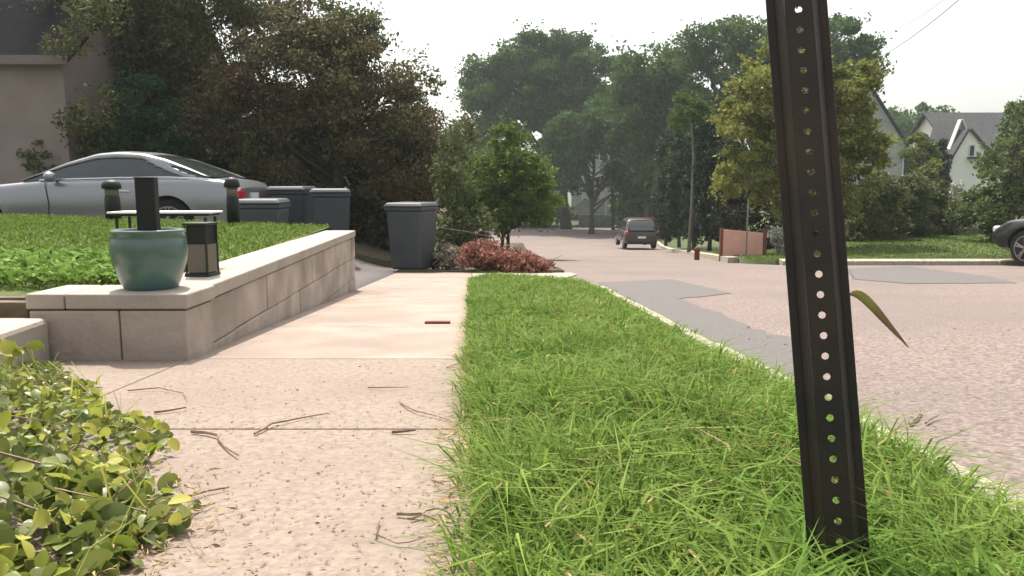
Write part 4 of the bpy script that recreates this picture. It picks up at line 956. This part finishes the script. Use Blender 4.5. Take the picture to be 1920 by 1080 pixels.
# ================================================================== BUILDINGS
def gable_house(name, label, x0, x1, Yf, Yb, zb, ze, zr, wallm, roofm, ridge='x', over=.35):
    rt = empty(name, ((x0 + x1) / 2, Yf, zb), 0, label, 'house'); o = Vector(rt.location)
    bm = bmesh.new(); xm = (x0 + x1) / 2; ym = (Yf + Yb) / 2
    if ridge == 'x':
        box(bm, x0, x1, Yf, Yb, zb - .5, ze)
        for x in (x0, x1 - .15):
            vs = [bm.verts.new(p) for p in ((x, Yf, ze), (x, Yb, ze), (x, ym, zr - .1), (x + .15, Yf, ze), (x + .15, Yb, ze), (x + .15, ym, zr - .1))]
            for f in ((0, 1, 2), (3, 5, 4), (0, 3, 4, 1), (1, 4, 5, 2), (2, 5, 3, 0)): bm.faces.new([vs[i] for i in f])
    else:
        hexa(bm, [(x0, Yf, zb - .5), (x1, Yf, zb - .5), (x1, Yb, zb - .5), (x0, Yb, zb - .5)], [(x0, Yf, ze), (x1, Yf, ze), (x1, Yb, ze), (x0, Yb, ze)])
        vs = [bm.verts.new(p) for p in ((x0, Yf, ze), (x1, Yf, ze), (xm, Yf, zr - .1), (x0, Yb, ze), (x1, Yb, ze), (xm, Yb, zr - .1))]
        for f in ((0, 1, 2), (3, 5, 4), (0, 3, 4, 1), (1, 4, 5, 2), (2, 5, 3, 0)): bm.faces.new([vs[i] for i in f])
    bmesh.ops.translate(bm, verts=bm.verts, vec=-o); bobj('wall', bm, M[wallm], rt)
    bm = bmesh.new(); t = .12
    if ridge == 'x':
        a, b = x0 - over, x1 + over
        for s, ye in ((1, Yf), (-1, Yb)):
            k = (zr - ze) / (ym - Yf); yo = ye - s * over; zo = ze - over * k
            hexa(bm, [(a, yo, zo), (b, yo, zo), (b, ym, zr), (a, ym, zr)], [(a, yo, zo + t), (b, yo, zo + t), (b, ym, zr + t), (a, ym, zr + t)])
    else:
        a, b = Yf - over, Yb + over
        for s, xe in ((1, x0), (-1, x1)):
            k = (zr - ze) / (xm - x0); xo = xe - s * over; zo = ze - over * k
            hexa(bm, [(xo, a, zo), (xm, a, zr), (xm, b, zr), (xo, b, zo)], [(xo, a, zo + t), (xm, a, zr + t), (xm, b, zr + t), (xo, b, zo + t)])
    bmesh.ops.translate(bm, verts=bm.verts, vec=-o); bobj('roof', bm, M[roofm], rt)
    return rt, o
def win(rt, o, x0, x1, y, z0, z1, fw=.07):
    bm = bmesh.new(); box(bm, x0 - fw, x1 + fw, y - .06, y - .003, z0 - fw, z1 + fw); bmesh.ops.translate(bm, verts=bm.verts, vec=-o); w_ = bobj('window', bm, M['trim'], rt)
    bm = bmesh.new(); box(bm, x0, x1, y - .075, y - .062, z0, z1); bmesh.ops.translate(bm, verts=bm.verts, vec=-o); bobj('pane', bm, M['window'], w_)
# tan house at the left
e = P(0, 104, 14.6); xr = P(116, 104, 14.6).x
rt, o = gable_house('tan_house', 'tan stucco house with roof coloured dark for shadow behind the silver car', -24, xr, 14.6, 24, -.45, e.z - .05, e.z + 3.4, 'stucco_tan', 'shingle_shadow', 'x', .18)
bm = bmesh.new(); box(bm, -24.3, xr + .2, 14.36, 14.42, e.z - .19, e.z - .03); bmesh.ops.translate(bm, verts=bm.verts, vec=-o); bobj('fascia', bm, M['eave'], rt)
# grey house
Yh = 46; k = Yh / F
a = P(1524, 300, Yh); b = P(1716, 300, Yh); t = P(1620, 158, Yh)
rt, o = gable_house('grey_house', 'grey stucco house with a steep gable right of the olive tree', a.x, b.x, Yh, Yh + 12, -.8, a.z, t.z, 'stucco_grey', 'shingle', 'y', .2)
wa = P(1692, 335, Yh); wb = P(1712, 298, Yh); win(rt, o, wa.x, wb.x, Yh, wa.z, wb.z)
bm = bmesh.new(); c0 = P(1702, 296, Yh)
pts = [(c0.x + .5 * math.cos(R(180 * i / 8)), c0.z + .28 * math.sin(R(180 * i / 8))) for i in range(9)]
hexa(bm, [(x, Yh - .3, z) for x, z in pts], [(x, Yh - .003, z) for x, z in pts]); bmesh.ops.translate(bm, verts=bm.verts, vec=-o); bobj('awning', bm, M['shingle'], rt)
# white gambrel house
Yh = 52
x0 = P(1790, 300, Yh + 2).x; x1 = P(2080, 300, Yh + 2).x; ze_ = P(1800, 290, Yh + 2).z; zr_ = P(1800, 214, Yh + 6).z
rt, o = gable_house('white_house', 'white sided house with a gambrel wing and dark shingle roof', x0, x1, Yh + 2, Yh + 10, -.6, ze_, zr_, 'siding', 'shingle', 'x', .3)
prof = [(1770, 420), (1770, 345), (1785, 295), (1816, 243), (1850, 283), (1864, 345), (1864, 420)]
bm = bmesh.new(); pf = [P(a_, b_, Yh) for a_, b_ in prof]
hexa(bm, [(p_.x, Yh, p_.z) for p_ in pf], [(p_.x, Yh + 3.5, p_.z) for p_ in pf]); bmesh.ops.translate(bm, verts=bm.verts, vec=-o); bobj('gambrel_wing', bm, M['siding'], rt)
bm = bmesh.new()
for a_, b_ in zip(pf[1:-1], pf[2:-1]):
    d = Vector((b_.x - a_.x, 0, b_.z - a_.z)).normalized(); nrm = Vector((-d.z, 0, d.x)) * .13
    if nrm.z < 0: nrm = -nrm
    hexa(bm, [(a_.x, Yh - .2, a_.z), (b_.x, Yh - .2, b_.z), (b_.x, Yh + 3.6, b_.z), (a_.x, Yh + 3.6, a_.z)], [(a_.x + nrm.x, Yh - .2, a_.z + nrm.z), (b_.x + nrm.x, Yh - .2, b_.z + nrm.z), (b_.x + nrm.x, Yh + 3.6, b_.z + nrm.z), (a_.x + nrm.x, Yh + 3.6, a_.z + nrm.z)])
bmesh.ops.translate(bm, verts=bm.verts, vec=-o); bobj('wing_roof', bm, M['shingle'], rt)
a_ = P(1817, 292, Yh); b_ = P(1826, 273, Yh); win(rt, o, a_.x, b_.x, Yh, a_.z, b_.z)
bm = bmesh.new(); a_ = P(1813, 298, Yh); b_ = P(1866, 292, Yh); box(bm, a_.x, b_.x, Yh - .5, Yh - .003, a_.z, a_.z + .12); bmesh.ops.translate(bm, verts=bm.verts, vec=-o); bobj('porch_roof', bm, M['shingle'], rt)
# small white trimmed dormer gable
bm = bmesh.new(); q = [P(1775, 285, Yh + 1), P(1798, 225, Yh + 1), P(1812, 258, Yh + 1)]
for a_, b_ in zip(q, q[1:]):
    d = Vector((b_.x - a_.x, 0, b_.z - a_.z)).normalized(); nrm = Vector((-d.z, 0, d.x)) * .07
    hexa(bm, [(a_.x, Yh + .6, a_.z), (b_.x, Yh + .6, b_.z), (b_.x, Yh + 1, b_.z), (a_.x, Yh + 1, a_.z)], [(a_.x + nrm.x, Yh + .6, a_.z + nrm.z), (b_.x + nrm.x, Yh + .6, b_.z + nrm.z), (b_.x + nrm.x, Yh + 1, b_.z + nrm.z), (a_.x + nrm.x, Yh + 1, a_.z + nrm.z)])
bmesh.ops.translate(bm, verts=bm.verts, vec=-o); bobj('gable_trim', bm, M['trim'], rt)
for ya, yb, nm_, mm_ in ((.9, 1.02, 'dormer_face', 'greyhouse'), (1.03, 4, 'dormer_roof', 'shingle')):
    bm = bmesh.new(); hexa(bm, [(p_.x, Yh + ya, p_.z) for p_ in q] + [(q[2].x, Yh + ya, q[0].z - .5), (q[0].x, Yh + ya, q[0].z - .5)], [(p_.x, Yh + yb, p_.z) for p_ in q] + [(q[2].x, Yh + yb, q[0].z - .5), (q[0].x, Yh + yb, q[0].z - .5)]); bmesh.ops.translate(bm, verts=bm.verts, vec=-o); bobj(nm_, bm, M[mm_], rt)
# far house at the street end
Yh = 88; a = P(1072, 300, Yh); b = P(1172, 300, Yh); zt_ = P(1140, 236, Yh).z; zb_ = P(1100, 392, Yh).z
rt, o = gable_house('grey_far_house', 'pale grey house with white gable and porch among the trees at the street end', a.x, b.x, Yh, Yh + 9, zb_, P(0, 298, Yh).z, zt_, 'greyhouse', 'shingle', 'y', .5)
for pa in ((1112, 352), (1130, 352), (1148, 352), (1125, 300)):
    w0 = P(pa[0], pa[1], Yh); win(rt, o, w0.x, w0.x + .7, Yh, w0.z, w0.z + 1.3, .12)
bm = bmesh.new(); a_ = P(1092, 330, Yh - 2); b_ = P(1160, 366, Yh - 2)
box(bm, a_.x, b_.x, Yh - 2, Yh - .003, a_.z - .15, a_.z + .1); box(bm, a_.x, b_.x, Yh - 2, Yh - 1.9, b_.z - .35, b_.z + .35)
for px_ in (1093, 1115, 1137, 1158): c_ = P(px_, 340, Yh - 2); box(bm, c_.x - .1, c_.x + .1, Yh - 2.05, Yh - 1.85, zb_ - .5, a_.z - .15)
bmesh.ops.translate(bm, verts=bm.verts, vec=-o); bobj('porch', bm, M['trim'], rt)
# terrace wall and stairs below it
bm = bmesh.new(); a = P(1085, 418, 78); b = P(1260, 400, 78)
box(bm, a.x, b.x, 77.6, 78, H(78) - .4, P(0, 402, 78).z)
for i in range(9): z_ = P(0, 402, 78).z + .17 * i; box(bm, a.x - .3 + .25 * i - 1, a.x + 3 - .1 * i - 1, 78.05 + .4 * i, 78.4 + .4 * i, z_ - .6, z_ + .17)
tag(bobj('terrace_wall', bm, M['farstone']), 'grey stone terrace wall with steps below the far house', 'wall')

# ================================================================== POLES, WIRES, BOARD
bm = bmesh.new(); p0 = P(1150, 412, 72); tube(bm, [(p0.x, 72, -3.8), (P(1147, 200, 72).x, 72, P(1147, 200, 72).z)], [.19, .13], 10)
rt = empty('utility_pole', (0, 0, 0), 0, 'thick dark utility pole at the far crossing', 'pole'); bobj('pole', bm, M['pole'], rt)
bm = bmesh.new(); c_ = P(1147, 208, 72); box(bm, c_.x - 1, c_.x + 1, 71.75, 71.85, c_.z, c_.z + .12); bobj('crossarm', bm, M['pole'], rt)
bm = bmesh.new(); p0 = P(1168, 412, 70); tube(bm, [(p0.x, 70, -3.8), (p0.x, 70, P(0, 290, 70).z), (p0.x - .4, 70, P(0, 282, 70).z), (p0.x - .9, 70, P(0, 281, 70).z)], [.08, .06, .05, .04], 8)
rt = empty('street_lamp', (0, 0, 0), 0, 'thin dark street lamp right of the utility pole', 'street lamp'); bobj('pole', bm, M['pole'], rt)
bm = bmesh.new(); box(bm, p0.x - 1.3, p0.x - .85, 69.9, 70.1, P(0, 283, 70).z, P(0, 280.5, 70).z); bobj('lamp_head', bm, M['farstone'], rt, bevel=.03)
for (a, b, lab) in (((1610, 122, 30), (1850, -46, 14), 'lower overhead wire crossing the upper right sky'), ((1640, 60, 30), (1800, -25, 14), 'upper fainter overhead wire in the upper right sky')):
    A, B = P(*a), P(*b); bm = bmesh.new(); pts = [A.lerp(B, i / 10) - Vector((0, 0, .25 * 4 * (i / 10) * (1 - i / 10))) for i in range(11)]
    tube(bm, pts, .009 if 'lower' in lab else .006, 5); tag(bobj('overhead_wire', bm, M['wire']), lab, 'wire', 'overhead wires')
# salmon board with posts
Yp = 19.0; a = P(1354, 484, Yp); b = P(1432, 486, Yp); zg = H(Yp) + .05
rt = empty('salmon_board', ((a.x + b.x) / 2, Yp, zg), R(0), 'salmon coloured wooden board panel by the far kerb', 'panel')
o = Vector(rt.location); bm = bmesh.new(); za, zb2 = P(0, 430, Yp).z, P(0, 437, Yp).z
hexa(bm, [(a.x, Yp, a.z), (b.x, Yp + .1, b.z), (b.x, Yp + .14, b.z), (a.x, Yp + .04, a.z)], [(a.x, Yp, za), (b.x, Yp + .1, zb2), (b.x, Yp + .14, zb2), (a.x, Yp + .04, za)])
bmesh.ops.translate(bm, verts=bm.verts, vec=-o); bobj('board', bm, M['salmon'], rt, bevel=.005)
for xx, yy_ in ((a.x - .04, Yp - .02), (b.x + .04, Yp + .1)):
    bm = bmesh.new(); box(bm, xx - .035, xx + .035, yy_ - .03, yy_ + .05, zg - .1, za + .02); bmesh.ops.translate(bm, verts=bm.verts, vec=-o); bobj('post', bm, M['rust'], rt)
bm = bmesh.new(); box(bm, a.x, b.x, Yp - .03, Yp - .003, a.z - .08, a.z + .0); bmesh.ops.translate(bm, verts=bm.verts, vec=-o); bobj('bottom_rail', bm, M['rust'], rt)
Yp = 19.6
pc_ = P(1458, 450, Yp); cenw, _ = clumps([(pc_, (.25, .25, .38))], 22, 900, .13, .3)
rt = empty('flowering_plant', (pc_.x, Yp, zright(pc_.x, Yp)), 0, 'pale whitish flowering plant between the salmon board and the sign post', 'plant')
mobj('flowers', leaf_mesh('flowers', cenw - np.array(rt.location), .07, .7), M['L_white'], rt)
bm = bmesh.new()
for i in range(5):
    bm = bmesh.new(); tube(bm, [(rng.normal() * .03, rng.normal() * .03, -.05), (rng.normal() * .12, rng.normal() * .1, .5)], [.012, .006], 5); bobj('stem', bm, M['twig'], rt)
bm = bmesh.new(); c_ = P(1402, 400, 18.6); tube(bm, [(c_.x, 18.6, H(18.6)), (c_.x, 18.6, P(0, 372, 18.6).z)], .02, 8); tag(bobj('marker_pole', bm, M['farstone']), 'thin pale metal pole rising above the salmon board', 'pole')
bm = bmesh.new(); c_ = P(1307, 470, 20.5); lathe(bm, [(.07, -.1), (.07, .24), (.09, .26), (.06, .33), (.01, .36)], 16, (c_.x, 20.5, H(20.5))); tag(bobj('kerb_post', bm, M['rust'], smooth=True), 'short dark red post at the far street kerb', 'post')

# ================================================================== AIR
bm = bmesh.new(); box(bm, -262, 262, -14, 482, -6, 26)
hz = bobj('haze', bm, [])  if False else None
me = bpy.data.meshes.new('haze'); bm2 = bmesh.new(); box(bm2, -262, 262, -14, 482, -6, 26); bmesh.ops.recalc_face_normals(bm2, faces=bm2.faces); bm2.to_mesh(me); bm2.free(); bm.free()
hm = bpy.data.materials.new('haze_air'); hm.use_nodes = True; t_ = hm.node_tree; t_.nodes.remove(t_.nodes['Principled BSDF'])
pv = t_.nodes.new('ShaderNodeVolumePrincipled'); pv.inputs['Density'].default_value = .0007; pv.inputs['Color'].default_value = (.86, .95, .93, 1); pv.inputs['Anisotropy'].default_value = .3
t_.links.new(pv.outputs[0], t_.nodes['Material Output'].inputs['Volume'])
tag(mobj('haze', me, hm), 'thin summer haze over the street', None, kind='stuff')
